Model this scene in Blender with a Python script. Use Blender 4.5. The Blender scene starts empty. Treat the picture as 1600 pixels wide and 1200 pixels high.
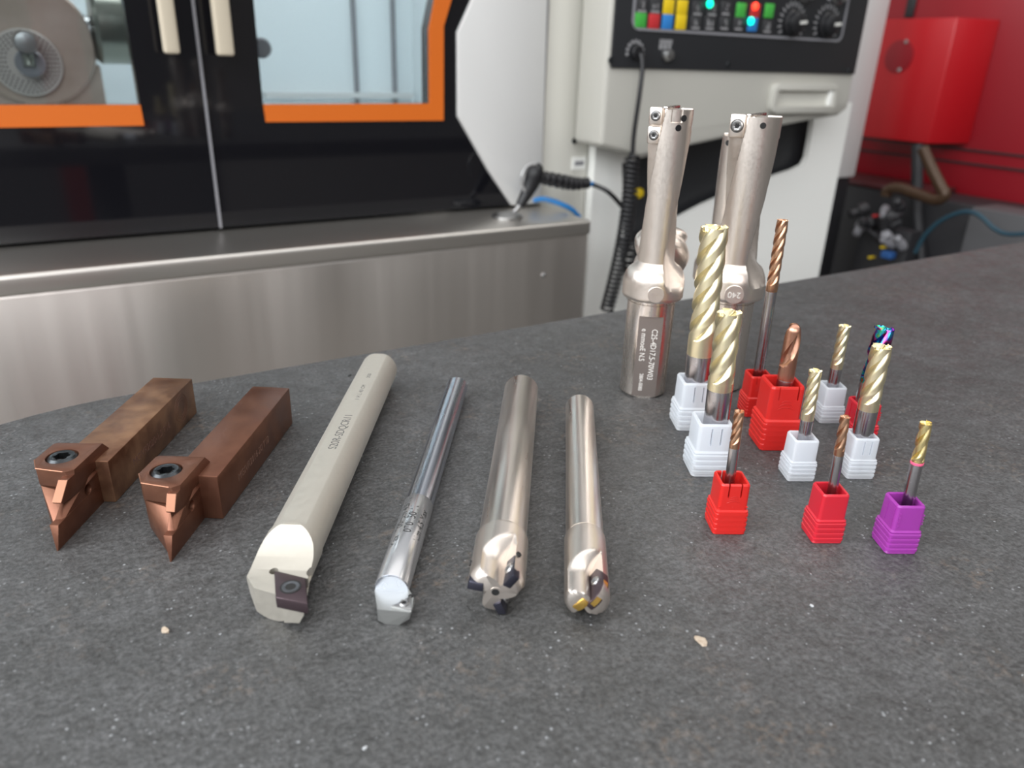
import bpy, bmesh, math, random
from mathutils import Vector, Matrix, noise
from mathutils.geometry import tessellate_polygon
PI = math.pi
random.seed(7)
scn = bpy.context.scene
COL = scn.collection
# ------------------------------------------------------------------ camera
FPX = 1179.0; CAMH = .155
pit = math.radians(23.35); th = math.radians(58.2); rol = math.radians(1.85)
FW = Vector((math.cos(th)*math.cos(pit), math.sin(th)*math.cos(pit), -math.sin(pit)))
R0 = Vector((math.sin(th), -math.cos(th), 0)); U0 = R0.cross(FW)
RT = math.cos(rol)*R0 + math.sin(rol)*U0
UP = -math.sin(rol)*R0 + math.cos(rol)*U0
CP = Vector((0, 0, CAMH))
cam = bpy.data.cameras.new('camera'); camo = bpy.data.objects.new('camera', cam); COL.objects.link(camo)
camo.matrix_world = Matrix(((RT.x, UP.x, -FW.x, CP.x), (RT.y, UP.y, -FW.y, CP.y), (RT.z, UP.z, -FW.z, CP.z), (0, 0, 0, 1)))
cam.sensor_width = 36; cam.lens = 36*FPX/1600; cam.clip_start = .01; cam.clip_end = 60
cam.dof.use_dof = True; cam.dof.focus_distance = .29; cam.dof.aperture_fstop = 11.5
scn.camera = camo
# ------------------------------------------------------------------ light
scn.view_settings.view_transform = 'Standard'; scn.view_settings.look = 'None'
scn.view_settings.exposure = .09; scn.view_settings.gamma = 1
w = bpy.data.worlds.new('World'); scn.world = w; w.use_nodes = True
wb = w.node_tree.nodes['Background']; wb.inputs[0].default_value = (.93, .96, 1, 1); wb.inputs[1].default_value = .58
def area(name, loc, target, sx, sy, power, col):
    l = bpy.data.lights.new(name, 'AREA'); l.shape = 'RECTANGLE'; l.size = sx; l.size_y = sy; l.energy = power; l.color = col
    o = bpy.data.objects.new(name, l); COL.objects.link(o); o.location = loc
    o.rotation_euler = (Vector(target)-Vector(loc)).to_track_quat('-Z', 'Y').to_euler(); return o
area('window_light_left', (-2.5, .3, 1.6), (.3, .5, 0), 3.0, 1.8, 112, (.95, .98, 1))
area('added_light_rear', (-1.5, -2.4, 1.8), (.4, .6, 0), 3.0, 1.8, 70, (.98, .99, 1))  # added behind the viewer for metal reflections and white paint, no window there
area('ceiling_light_large', (.4, .3, 2.6), (.3, .35, 0), 2.6, 3.4, 34, (1, .98, .95))
area('ceiling_light_right', (2.6, -.6, 2.4), (.6, .6, 0), 1.2, .6, 9, (1, .95, .88))
# ------------------------------------------------------------------ helpers
def ray(px, py): return FW*FPX + RT*(px-800) - UP*(py-600)
def onz(px, py, z=0.0):
    r = ray(px, py); return CP + r*((z-CAMH)/r.z)
def ony(px, py, Y):
    r = ray(px, py); return CP + r*(Y/r.y)
def onx(px, py, X):
    r = ray(px, py); return CP + r*(X/r.x)
def tag(o, label=None, cat=None, group=None, kind=None):
    if label: o['label'] = label
    if cat: o['category'] = cat
    if group: o['group'] = group
    if kind: o['kind'] = kind
    return o
def thing(name, label, cat, loc=(0, 0, 0), rot=(0, 0, 0), group=None):
    o = bpy.data.objects.new(name, None); COL.objects.link(o); o.empty_display_size = .01
    o.location = loc; o.rotation_euler = rot
    return tag(o, label, cat, group)
def finish(me, mat, smooth):
    bm = bmesh.new(); bm.from_mesh(me)
    bmesh.ops.remove_doubles(bm, verts=bm.verts, dist=1e-7)
    bmesh.ops.recalc_face_normals(bm, faces=bm.faces); bm.to_mesh(me); bm.free()
    if mat and not me.materials: me.materials.append(mat)
    if smooth:
        me.shade_smooth(); me.set_sharp_from_angle(angle=math.radians(smooth))
def mk(name, geo, mat=None, parent=None, M=None, smooth=0, bevel=0, seg=2):
    vs, fs = geo
    if M is not None: vs = [M @ Vector(v) for v in vs]
    me = bpy.data.meshes.new(name); me.from_pydata([tuple(v) for v in vs], [], fs)
    finish(me, mat, smooth)
    o = bpy.data.objects.new(name, me); COL.objects.link(o)
    if bevel: dobevel(o, bevel, seg)
    if parent: o.parent = parent
    return o
def dobevel(o, wd, seg=2, ang=30):
    m = o.modifiers.new('b', 'BEVEL'); m.width = wd; m.segments = seg; m.limit_method = 'ANGLE'; m.angle_limit = math.radians(ang); m.harden_normals = False
    apply(o); o.data.shade_smooth(); o.data.set_sharp_from_angle(angle=math.radians(42))
def apply(o):
    dg = bpy.context.evaluated_depsgraph_get(); dg.update()
    me = bpy.data.meshes.new_from_object(o.evaluated_get(dg)); old = o.data
    o.modifiers.clear(); o.data = me; me.name = old.name
def boolean(o, cutters, op='DIFFERENCE', smooth=35, mat=None):
    par = o.parent; o.parent = None
    for c in cutters:
        m = o.modifiers.new('x', 'BOOLEAN'); m.object = c; m.operation = op; m.solver = 'EXACT'
    apply(o)
    for c in cutters: bpy.data.objects.remove(c)
    o.data.shade_smooth(); o.data.set_sharp_from_angle(angle=math.radians(smooth)); o.parent = par
    while len(o.data.materials) > 1: o.data.materials.pop()
    return o
def join(*geos):
    V = []; F = []
    for v, f in geos:
        n = len(V); V += [Vector(p) for p in v]; F += [[i+n for i in q] for q in f]
    return V, F
def tf(geo, M): return [M @ Vector(v) for v in geo[0]], geo[1]
def box(x0, x1, y0, y1, z0, z1):
    v = [(x, y, z) for z in (z0, z1) for y in (y0, y1) for x in (x0, x1)]
    return v, [[0, 2, 3, 1], [4, 5, 7, 6], [0, 1, 5, 4], [2, 6, 7, 3], [0, 4, 6, 2], [1, 3, 7, 5]]
def sweep(rings, cap0=True, cap1=True):
    n = len(rings[0]); V = []; F = []
    for r in rings: V += [Vector(p) for p in r]
    for k in range(len(rings)-1):
        for i in range(n):
            a = k*n+i; b = k*n+(i+1) % n
            F.append([a, b, b+n, a+n])
    for cap, k in ((cap0, 0), (cap1, len(rings)-1)):
        if cap:
            c = len(V); V.append(sum((Vector(p) for p in rings[k]), Vector())/n)
            for i in range(n): F.append([k*n+i, k*n+(i+1) % n, c])
    return V, F
def lathe(prof, seg=40, cap0=True, cap1=True):
    return sweep([[(r*math.cos(2*PI*i/seg), r*math.sin(2*PI*i/seg), z) for i in range(seg)] for r, z in prof], cap0, cap1)
def cyl(r, z0, z1, seg=32, ch=0):
    if ch: return lathe([(r-ch, z0), (r, z0+ch), (r, z1-ch), (r-ch, z1)], seg)
    return lathe([(r, z0), (r, z1)], seg)
def prism(poly, z0, z1):
    n = len(poly); V = [(x, y, z0) for x, y in poly]+[(x, y, z1) for x, y in poly]
    return V, [list(range(n))[::-1], list(range(n, 2*n))]+[[i, (i+1) % n, n+(i+1) % n, n+i] for i in range(n)]
def hull(pts):
    bm = bmesh.new()
    for p in pts: bm.verts.new(p)
    bmesh.ops.convex_hull(bm, input=bm.verts)
    bmesh.ops.dissolve_limit(bm, angle_limit=.02, verts=bm.verts, edges=bm.edges)
    bm.verts.index_update(); g = ([v.co.copy() for v in bm.verts], [[v.index for v in f.verts] for f in bm.faces]); bm.free()
    used = sorted({i for f in g[1] for i in f}); mp = {a: b for b, a in enumerate(used)}
    return [g[0][i] for i in used], [[mp[i] for i in f] for f in g[1]]
def tube(pts, r, seg=10, close=False):
    pts = [Vector(p) for p in pts]; rings = []; n = len(pts)
    rr = r if isinstance(r, list) else [r]*n
    t0 = (pts[1]-pts[0]).normalized(); nrm = t0.orthogonal().normalized()
    for i, p in enumerate(pts):
        t = (pts[min(i+1, n-1)]-pts[max(i-1, 0)]).normalized()
        nrm = (nrm - t*nrm.dot(t)).normalized(); b = t.cross(nrm)
        rings.append([p+rr[i]*(math.cos(2*PI*k/seg)*nrm+math.sin(2*PI*k/seg)*b) for k in range(seg)])
    return sweep(rings)
def spline(pts, n=12):
    pts = [Vector(p) for p in pts]; P = [pts[0]]+pts+[pts[-1]]; out = []
    for i in range(1, len(P)-2):
        for k in range(n):
            t = k/n; a, b, c, d = P[i-1:i+3]
            out.append(.5*((2*b)+(c-a)*t+(2*a-5*b+4*c-d)*t*t+(3*b-a-3*c+d)*t**3))
    out.append(pts[-1]); return out
def polyhole(outer, holes, mk3, t):
    """flat plate with holes; mk3(u, v, k) gives the 3D point of layer k (0 front, 1 back)"""
    loops = [outer]+holes
    flat = [p for l in loops for p in l]
    tris = tessellate_polygon([[Vector((p[0], p[1], 0)) for p in l] for l in loops])
    n = len(flat); V = [mk3(p, 0) for p in flat]+[mk3(p, 1) for p in flat]
    F = [list(q) for q in tris]+[[i+n for i in q][::-1] for q in tris]; s = 0
    for l in loops:
        m = len(l)
        for i in range(m):
            a = s+i; b = s+(i+1) % m; F.append([a, b, b+n, a+n])
        s += m
    return V, F
def screwgeo(R, h, depth, lobes=6, amp=.16, hole=.52, ch=.12):
    n = 48; rings = []
    def ring(r, z, star=0): return [((r*(1+star*math.cos(lobes*2*PI*i/n)))*math.cos(2*PI*i/n), (r*(1+star*math.cos(lobes*2*PI*i/n)))*math.sin(2*PI*i/n), z) for i in range(n)]
    rings = [ring(R, 0), ring(R, h-ch*R), ring(R*(1-ch), h), ring(R*(hole+.12), h), ring(R*hole, h-.04*R, amp), ring(R*hole, h-depth, amp)]
    return sweep(rings)
def txt(s, size, mat, parent, M, ext=.00004, name='engraved_text', wrapR=None, spacing=1.0, align='LEFT', sx=1):
    c = bpy.data.curves.new('t', 'FONT'); c.body = s; c.size = size; c.extrude = ext; c.align_x = align; c.align_y = 'CENTER'; c.resolution_u = 3; c.space_character = spacing
    o = bpy.data.objects.new('t', c); COL.objects.link(o)
    dg = bpy.context.evaluated_depsgraph_get(); dg.update(); me = bpy.data.meshes.new_from_object(o.evaluated_get(dg))
    bpy.data.objects.remove(o); vs = []
    for v in me.vertices:
        p = Vector((v.co.x*sx, v.co.y, v.co.z))
        if wrapR: a = p.y/wrapR; p = Vector((p.x, (wrapR+p.z)*math.sin(a), (wrapR+p.z)*math.cos(a)-wrapR))
        vs.append(p)
    g = (vs, [list(q.vertices) for q in me.polygons]); bpy.data.meshes.remove(me)
    return mk(name, g, mat, parent, M)
def basisM(o, x, y):
    x = Vector(x).normalized(); y = Vector(y); y = (y-x*y.dot(x)).normalized(); z = x.cross(y)
    return Matrix(((x.x, y.x, z.x, o[0]), (x.y, y.y, z.y, o[1]), (x.z, y.z, z.z, o[2]), (0, 0, 0, 1)))
T = Matrix.Translation
def Rz(a): return Matrix.Rotation(a, 4, 'Z')
def Rx(a): return Matrix.Rotation(a, 4, 'X')
def Ry(a): return Matrix.Rotation(a, 4, 'Y')
# ------------------------------------------------------------------ materials
def mat(name, col, rough=.5, metal=0, **k):
    m = bpy.data.materials.new(name); m.use_nodes = True; nt = m.node_tree; b = nt.nodes['Principled BSDF']
    b.inputs['Base Color'].default_value = (*col, 1); b.inputs['Roughness'].default_value = rough; b.inputs['Metallic'].default_value = metal
    for kk, v in k.items():
        if kk in ('var', 'scale', 'bump', 'bscale', 'stretch', 'col2', 'rvar', 'bdist'): continue
        b.inputs[kk.replace('_', ' ')].default_value = v
    tc = nt.nodes.new('ShaderNodeTexCoord'); mp = nt.nodes.new('ShaderNodeMapping'); nt.links.new(tc.outputs['Object'], mp.inputs[0])
    mp.inputs['Scale'].default_value = k.get('stretch', (1, 1, 1))
    if 'col2' in k or 'rvar' in k:
        n = nt.nodes.new('ShaderNodeTexNoise'); n.inputs['Scale'].default_value = k.get('scale', 100); n.inputs['Detail'].default_value = 4
        nt.links.new(mp.outputs[0], n.inputs['Vector'])
        if 'col2' in k:
            r = nt.nodes.new('ShaderNodeValToRGB'); r.color_ramp.elements[0].position = .35; r.color_ramp.elements[1].position = .65
            r.color_ramp.elements[0].color = (*col, 1); r.color_ramp.elements[1].color = (*k['col2'], 1)
            nt.links.new(n.outputs['Fac'], r.inputs[0]); nt.links.new(r.outputs[0], b.inputs['Base Color'])
        if 'rvar' in k:
            q = nt.nodes.new('ShaderNodeMapRange'); q.inputs[1].default_value = .3; q.inputs[2].default_value = .7
            q.inputs[3].default_value = rough-k['rvar']; q.inputs[4].default_value = rough+k['rvar']
            nt.links.new(n.outputs['Fac'], q.inputs[0]); nt.links.new(q.outputs[0], b.inputs['Roughness'])
    if 'bump' in k:
        n = nt.nodes.new('ShaderNodeTexNoise'); n.inputs['Scale'].default_value = k.get('bscale', 300); n.inputs['Detail'].default_value = 3
        nt.links.new(mp.outputs[0], n.inputs['Vector'])
        bu = nt.nodes.new('ShaderNodeBump'); bu.inputs['Strength'].default_value = k['bump']; bu.inputs['Distance'].default_value = k.get('bdist', .0002)
        nt.links.new(n.outputs['Fac'], bu.inputs['Height']); nt.links.new(bu.outputs[0], b.inputs['Normal'])
    return m
nickel = mat('satin_nickel', (.83, .755, .69), .37, 1, rvar=.04, scale=900, bump=.15, bscale=2500, bdist=.00005)
matnick = mat('bead_blasted_nickel', (.60, .57, .51), .62, 1, bump=.3, bscale=4000, bdist=.00005, rvar=.04, scale=500)
ground = mat('ground_nickel_shank', (.78, .71, .65), .27, 1, rvar=.05, scale=300, stretch=(1, 1, .1))
groundY = mat('ground_nickel_lying', (.84, .77, .71), .32, 1, rvar=.05, scale=300, stretch=(1, .06, 1))
carb = mat('ground_carbide', (.46, .44, .45), .24, 1, rvar=.05, scale=200)
carbY = mat('bright_carbide_bar', (.60, .63, .70), .26, 1, rvar=.04, scale=300, stretch=(1, .05, 1))
groundhead = mat('ground_tool_head', (.50, .51, .50), .46, 1)
flatm = mat('ground_flat_dark', (.36, .31, .285), .5, 1)
gold = mat('pale_gold_coating', (.90, .81, .55), .36, 1)
gold2 = mat('yellow_gold_coating', (.90, .74, .36), .30, 1)
copper = mat('copper_coating', (.56, .30, .21), .33, 1)
bronze = mat('bronze_coating', (.62, .37, .24), .30, 1)
brown = mat('brown_oxide', (.17, .070, .043), .38, .75, col2=(.215, .095, .058), scale=90, rvar=.08, bump=.3, bscale=700, bdist=.0001, Specular_IOR_Level=.6)
brownworn = mat('brown_oxide_worn', (.18, .085, .05), .40, .75, col2=(.34, .19, .11), scale=90, bump=.35, bscale=420, bdist=.00015, rvar=.1, Specular_IOR_Level=.6)
brownedge = mat('worn_copper_edge', (.36, .17, .105), .38, .7)
blacksteel = mat('black_steel', (.06, .065, .07), .28, .9)
screwgrey = mat('grey_screw', (.20, .21, .23), .38, 1)
darkhole = mat('dark_hole', (.012, .012, .012), .6)  # near-black colour stands in for shade inside holes, sockets and slits
insertm = mat('dark_insert', (.085, .06, .068), .35, .7)
insertblue = mat('blue_black_insert', (.05, .05, .07), .3, .7)
insertviolet = mat('violet_insert_flank', (.16, .12, .15), .35, .7)
insertgold = mat('gold_insert_face', (.75, .48, .12), .3, .9)
tinface = mat('silver_screw', (.42, .42, .42), .3, 1)
redp = mat('red_plastic', (.62, .020, .016), .33, 0, Subsurface_Weight=.25, Subsurface_Radius=(.003, .0005, .0003), Subsurface_Scale=1.0, bump=.1, bscale=600)
redp2 = mat('cherry_red_plastic', (.56, .018, .035), .33, 0, Subsurface_Weight=.25, Subsurface_Radius=(.003, .0005, .0003), Subsurface_Scale=1.0)
purp = mat('purple_plastic', (.32, .040, .33), .33, 0, Subsurface_Weight=.2, Subsurface_Radius=(.002, .0005, .003), Subsurface_Scale=1.0)
pinkm = mat('pink_ring', (.85, .12, .25), .4)
def whiteplastic():
    m = bpy.data.materials.new('translucent_white_plastic'); m.use_nodes = True; nt = m.node_tree; b = nt.nodes['Principled BSDF']; out = nt.nodes['Material Output']
    b.inputs['Base Color'].default_value = (.94, .97, 1, 1); b.inputs['Roughness'].default_value = .3
    tr = nt.nodes.new('ShaderNodeBsdfTranslucent'); tr.inputs[0].default_value = (.93, .96, 1, 1)
    tp = nt.nodes.new('ShaderNodeBsdfTransparent'); tp.inputs[0].default_value = (.93, .96, 1, 1)
    a = nt.nodes.new('ShaderNodeMixShader'); a.inputs[0].default_value = .45; c = nt.nodes.new('ShaderNodeMixShader'); c.inputs[0].default_value = .25
    nt.links.new(b.outputs[0], a.inputs[1]); nt.links.new(tr.outputs[0], a.inputs[2]); nt.links.new(a.outputs[0], c.inputs[1]); nt.links.new(tp.outputs[0], c.inputs[2])
    nt.links.new(c.outputs[0], out.inputs[0]); return m
whitep = whiteplastic()
def rainbowmat():
    m = mat('rainbow_coating', (.3, .3, .3), .2, 1); nt = m.node_tree; b = nt.nodes['Principled BSDF']
    tc = nt.nodes.new('ShaderNodeTexCoord'); n = nt.nodes.new('ShaderNodeTexNoise'); n.inputs['Scale'].default_value = 190; n.inputs['Detail'].default_value = 1
    r = nt.nodes.new('ShaderNodeValToRGB'); e = r.color_ramp.elements
    e[0].position = .3; e[0].color = (.05, .03, .10, 1); e[1].position = .72; e[1].color = (.75, .6, .1, 1)
    for p, c in ((.4, (.55, .05, .25, 1)), (.47, (.06, .12, .55, 1)), (.54, (.05, .6, .75, 1)), (.6, (.1, .6, .2, 1)), (.66, (.7, .08, .2, 1))):
        q = e.new(p); q.color = c
    nt.links.new(tc.outputs['Object'], n.inputs['Vector']); nt.links.new(n.outputs['Fac'], r.inputs[0]); nt.links.new(r.outputs[0], b.inputs['Base Color']); return m
rainbow = rainbowmat()
def tablemat():
    m = bpy.data.materials.new('dark_plate_steel'); m.use_nodes = True; nt = m.node_tree; L = nt.links; b = nt.nodes['Principled BSDF']
    N = nt.nodes.new; tc = N('ShaderNodeTexCoord')
    def nz(s, d=4, rough=.6):
        n = N('ShaderNodeTexNoise'); n.inputs['Scale'].default_value = s; n.inputs['Detail'].default_value = d; n.inputs['Roughness'].default_value = rough; L.new(tc.outputs['Object'], n.inputs['Vector']); return n.outputs['Fac']
    def ramp(f, a, ca, c, cc):
        r = N('ShaderNodeValToRGB'); r.color_ramp.elements[0].position = a; r.color_ramp.elements[0].color = ca; r.color_ramp.elements[1].position = c; r.color_ramp.elements[1].color = cc; L.new(f, r.inputs[0]); return r.outputs[0]
    def mix(f, a, c, blend='MIX'):
        x = N('ShaderNodeMix'); x.data_type = 'RGBA'; x.blend_type = blend
        if isinstance(f, float): x.inputs[0].default_value = f
        else: L.new(f, x.inputs[0])
        for s, v in ((6, a), (7, c)):
            if isinstance(v, tuple): x.inputs[s].default_value = v
            else: L.new(v, x.inputs[s])
        return x.outputs[2]
    base = ramp(nz(11, 6, .65), .35, (.055, .055, .055, 1), .68, (.087, .087, .089, 1))
    fine = ramp(nz(650, 3, .7), .38, (.55, .55, .55, 1), .66, (1.35, 1.35, 1.35, 1))
    c = mix(1.0, base, fine, 'MULTIPLY')
    mid = ramp(nz(150, 5, .75), .36, (.70, .69, .67, 1), .66, (1.22, 1.22, 1.22, 1)); c = mix(1.0, c, mid, 'MULTIPLY')
    # rust bloom, patchy
    rf = ramp(nz(17, 5, .7), .53, (0, 0, 0, 1), .74, (1, 1, 1, 1)); rg = ramp(nz(300, 3), .5, (0, 0, 0, 1), .7, (.55, .55, .55, 1))
    rm = mix(1.0, rf, rg, 'MULTIPLY')
    c = mix(rm, c, (.24, .15, .08, 1))
    # pale specks
    v = N('ShaderNodeTexVoronoi'); v.inputs['Scale'].default_value = 330; L.new(tc.outputs['Object'], v.inputs['Vector'])
    sp = ramp(v.outputs['Distance'], .10, (1, 1, 1, 1), .17, (0, 0, 0, 1)); dens = ramp(nz(40, 3), .47, (0, 0, 0, 1), .62, (.9, .9, .9, 1))
    sm = mix(1.0, sp, dens, 'MULTIPLY'); c = mix(sm, c, (.27, .28, .29, 1))
    L.new(c, b.inputs['Base Color'])
    L.new(ramp(nz(60, 5), .3, (.40, .40, .40, 1), .7, (.60, .60, .60, 1)), b.inputs['Roughness'])
    b.inputs['Specular IOR Level'].default_value = .75
    mu = N('ShaderNodeMath'); mu.operation = 'ADD'
    m2 = N('ShaderNodeMath'); m2.operation = 'MULTIPLY'; m2.inputs[1].default_value = 2.2
    L.new(nz(520, 4, .7), mu.inputs[0]); L.new(nz(70, 3), m2.inputs[0]); L.new(m2.outputs[0], mu.inputs[1])
    bu = N('ShaderNodeBump'); bu.inputs['Strength'].default_value = .8; bu.inputs['Distance'].default_value = .0007; L.new(mu.outputs[0], bu.inputs['Height']); L.new(bu.outputs[0], b.inputs['Normal'])
    return m
tablem = tablemat()
S = .85                       # distance scale of the machine row
YF, YD, YC = .95*S, 1.0885*S, 1.0*S
ZL = ony(460, 388, YF).z
def brushed(name, col, r):
    m = mat(name, col, r, 1, rvar=.09, scale=9, stretch=(1, 1, .03)); b = m.node_tree.nodes['Principled BSDF']
    b.inputs['Anisotropic'].default_value = .5; return m
stainless = mat('brushed_stainless', (.86, .81, .76), .36, 1, rvar=.07, scale=16, stretch=(1, 1, .04), bump=.3, bscale=9, bdist=.007)
stainlesstop = mat('stainless_top', (.68, .65, .61), .36, 1)
cream = mat('cream_paint', (.68, .67, .61), .38)
palepaint = mat('pale_grey_paint', (.66, .66, .65), .33)
beigepaint = mat('warm_grey_paint', (.50, .49, .445), .45, bump=.1, bscale=900)
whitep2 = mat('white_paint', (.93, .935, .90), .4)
glossblack = mat('gloss_black_acrylic', (.006, .006, .008), .06, 0)
blackpanel = mat('matt_black_panel', (.022, .023, .026), .42)
orange = mat('orange_trim', (.66, .14, .008), .5)
handlem = mat('beige_handle_plastic', (.62, .55, .43), .4)
redpaint = mat('red_paint', (.27, .008, .016), .38)
redbright = mat('bright_red_paint', (.47, .008, .014), .34)
innerw = mat('machine_inner_sheet', (.80, .86, .88), .35)
castgrey = mat('cast_grey', (.46, .36, .29), .6, .1, col2=(.62, .50, .43), scale=14)
olive = mat('oiled_steel', (.28, .29, .25), .32, .9)
dialm = mat('etched_dial', (.62, .56, .51), .45, .2)
rubber = mat('black_rubber', (.010, .010, .012), .42)
bluehose = mat('blue_hose', (.03, .24, .62), .35)
tealhose = mat('teal_hose', (.008, .045, .07), .5)
brasshose = mat('brown_pipe', (.06, .032, .016), .35, .3)
greytrim = mat('grey_trim', (.25, .25, .27), .4)
darkbody = mat('dark_equipment', (.02, .02, .023), .5)
def emis(name, col, st):
    m = mat(name, col, .4); b = m.node_tree.nodes['Principled BSDF']; b.inputs['Emission Color'].default_value = (*col, 1); b.inputs['Emission Strength'].default_value = st; return m
def glassmat():
    m = bpy.data.materials.new('clear_pane'); m.use_nodes = True; nt = m.node_tree; out = nt.nodes['Material Output']
    g = nt.nodes.new('ShaderNodeBsdfGlossy'); g.inputs['Roughness'].default_value = .03; t = nt.nodes.new('ShaderNodeBsdfTransparent'); t.inputs[0].default_value = (.9, .93, .94, 1)
    f = nt.nodes.new('ShaderNodeFresnel'); f.inputs[0].default_value = 1.5; x = nt.nodes.new('ShaderNodeMixShader')
    nt.links.new(f.outputs[0], x.inputs[0]); nt.links.new(t.outputs[0], x.inputs[1]); nt.links.new(g.outputs[0], x.inputs[2]); nt.links.new(x.outputs[0], out.inputs[0]); return m
glassm = glassmat()
# ------------------------------------------------------------------ the room
concrete = mat('concrete_floor', (.20, .195, .185), .5, col2=(.26, .25, .24), scale=3)
wallm = mat('workshop_wall', (.50, .48, .45), .8)
def struct(name, geo, m, **k):
    o = mk(name, geo, m, **k); o['kind'] = 'structure'; return o
struct('floor', box(-3.2, 4.2, -3.0, 3.6, -.95, -.90), concrete)
struct('wall_back', box(-3.2, 4.2, 3.6, 3.7, -.90, 3.0), wallm)
struct('wall_right', box(4.2, 4.3, -3.0, 3.7, -.90, 3.0), mat('dark_right_wall', (.20, .19, .18), .8))
struct('blocker_rear_right', box(.9, 4.2, -2.9, -2.8, -.90, 1.1), mat('grey_blocker', (.34, .32, .30), .8))  # unseen partition, added to block light from the rear right
cx_ = ony(130, 270, 2*.925+1.0).x
struct('trim_1', join(box(cx_-.06, cx_+.06, -1.06, -1.04, -.9, 2.2), box(cx_-.06, cx_+.06, -.96, -.94, -.9, 2.2), box(cx_-.01, cx_+.01, -1.04, -.96, -.9, 2.2)), mat('red_steel_column', (.40, .02, .015), .5))
struct('wall_rear', box(-3.2, 4.2, -3.1, -3.0, -.90, .75), mat('dark_rear_wall', (.16, .155, .15), .8))
struct('wall_left', box(-3.3, -3.2, -3.0, 3.6, -.90, .4), wallm)
# work table: thick steel slab, its far edge parallel to the machine, rounded far-left corner
YE = .3805
def rcorner():
    P = [(-.62, -.45), (1.45, -.45), (1.45, YE)]
    P += [(x, YE) for x in (1.0, .6, .3, .06)]
    n = 14
    for i in range(1, n+1):      # gentle corner
        a = PI/2*i/n; P.append((.02-.13*math.sin(a)*1.0, YE-.10+.10*math.cos(a)))
    P += [(-.13, .2), (-.62, .05)]
    return P
t_ = thing('work_table', 'dark grey scratched steel table top all the tools stand on', 'table', (0, 0, 0))
mk('table_top', prism(rcorner(), -.03, 0), tablem, t_, bevel=.0015, seg=3)
for lx, ly in ((-.5, -.38), (1.35, -.38), (1.35, .28), (.1, .28)):
    mk('leg', box(lx-.03, lx+.03, ly-.03, ly+.03, -.90, -.03), blacksteel, t_, bevel=.003)
# ------------------------------------------------------------------ the milling machine
def P3(Y):
    return lambda p, k, Y=Y: ony(p[0], p[1], Y)
def plateY(pts, Y, d, holes=(), bev=0):
    """plate whose front face lies in the plane y = Y with the outline seen at these pixels, d thick towards the back"""
    o = [ony(p[0], p[1], Y) for p in pts]; hs = [[ony(p[0], p[1], Y) for p in h] for h in holes]
    return polyhole([(v.x, v.z) for v in o], [[(v.x, v.z) for v in h] for h in hs], lambda p, k: Vector((p[0], Y+k*d, p[1])), d)
mm = thing('machining_centre', 'large machining centre with black doors, orange-edged windows and white enclosure', 'machine', (.3, YD, -.9))
def pm(name, geo, m, par=None, **k):
    p = par or mm
    o = mk(name, geo, m, None, **k); o.parent = p
    inv = Matrix.Identity(4); q = p; off = Vector()
    while q: off += q.location; q = q.parent
    o.data.transform(T(-off)); return o
ZT = .62
def X(px, py, Y): return ony(px, py, Y).x
def Z(px, py, Y): return ony(px, py, Y).z
# stainless front
xr = X(925, 342, YF)
lg = pm('stainless_ledge', box(-.75, xr, YF, YD+.02, ZL-.02, ZL), stainlesstop, bevel=.004, seg=3)
pm('stainless_front_panel', box(-.75, xr-.001, YF+.004, YF+.03, -.86, ZL-.02), stainless, bevel=.003)
xs = X(852, 400, YF)
rv = pm('rivet', tf(lathe([(.0035, 0), (.0032, .001), (.0015, .002)], 16), T((X(852, 431, YF), YF+.004, Z(852, 431, YF))) @ Rx(PI/2)), tinface)
# doors
xseam = X(323, 180, YD)
zb = ZL+.004
def vx(pt): v = ony(pt[0], pt[1], YD); return (v.x, v.z)
LH = [(-.66, ZT-.1), (-.66, vx((0, 165))[1]), vx((219, 163.5)), vx((192, 0))]
dxz = (LH[3][0]-LH[2][0])/(LH[3][1]-LH[2][1]); LH[3] = (LH[2][0]+dxz*(ZT-.1-LH[2][1]), ZT-.1)
def plateXZ(out, holes, Y, d): return polyhole(out, list(holes), lambda p, k: Vector((p[0], Y+k*d, p[1])), d)
ld = pm('left_door', plateXZ([(-.70, zb), (xseam-.0012, zb), (xseam-.0012, ZT), (-.70, ZT)], [LH], YD, .02), glossblack)
def vw(a): return vx(a)
r1 = vw((411, 163)); r2 = vw((670, 161.5)); r3 = vw((669, 45)); r4 = vw((678, 0)); r0 = vw((396, 0))
zt2 = ZT-.1
r4b = (r4[0]+(r4[0]-r3[0])/(r4[1]-r3[1])*.12, r4[1]+.12)
r0b = (r1[0]+(r0[0]-r1[0])/(r0[1]-r1[1])*(r4b[1]-r1[1]), r4b[1])
RH = [r0b, r1, r2, r3, r4, r4b]
c0 = vw((735, 0)); c1 = vw((713, 50)); c2 = vw((713.5, 182)); c3 = vw((760, 264)); c4 = vw((797, 331))
c0b = (c0[0]+(c0[0]-c1[0])*1.6, c0[1]+(c0[1]-c1[1])*1.6)
rd = pm('right_door', plateXZ([(xseam+.0012, zb), (c4[0], zb), c3, c2, c1, c0, c0b, (c0b[0], ZT), (xseam+.0012, ZT)], [RH], YD, .02), glossblack)
pm('door_edge_strip', box(xseam-.0014, xseam+.0014, YD-.0022, YD+.01, zb, ZT), greytrim, ld)
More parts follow.
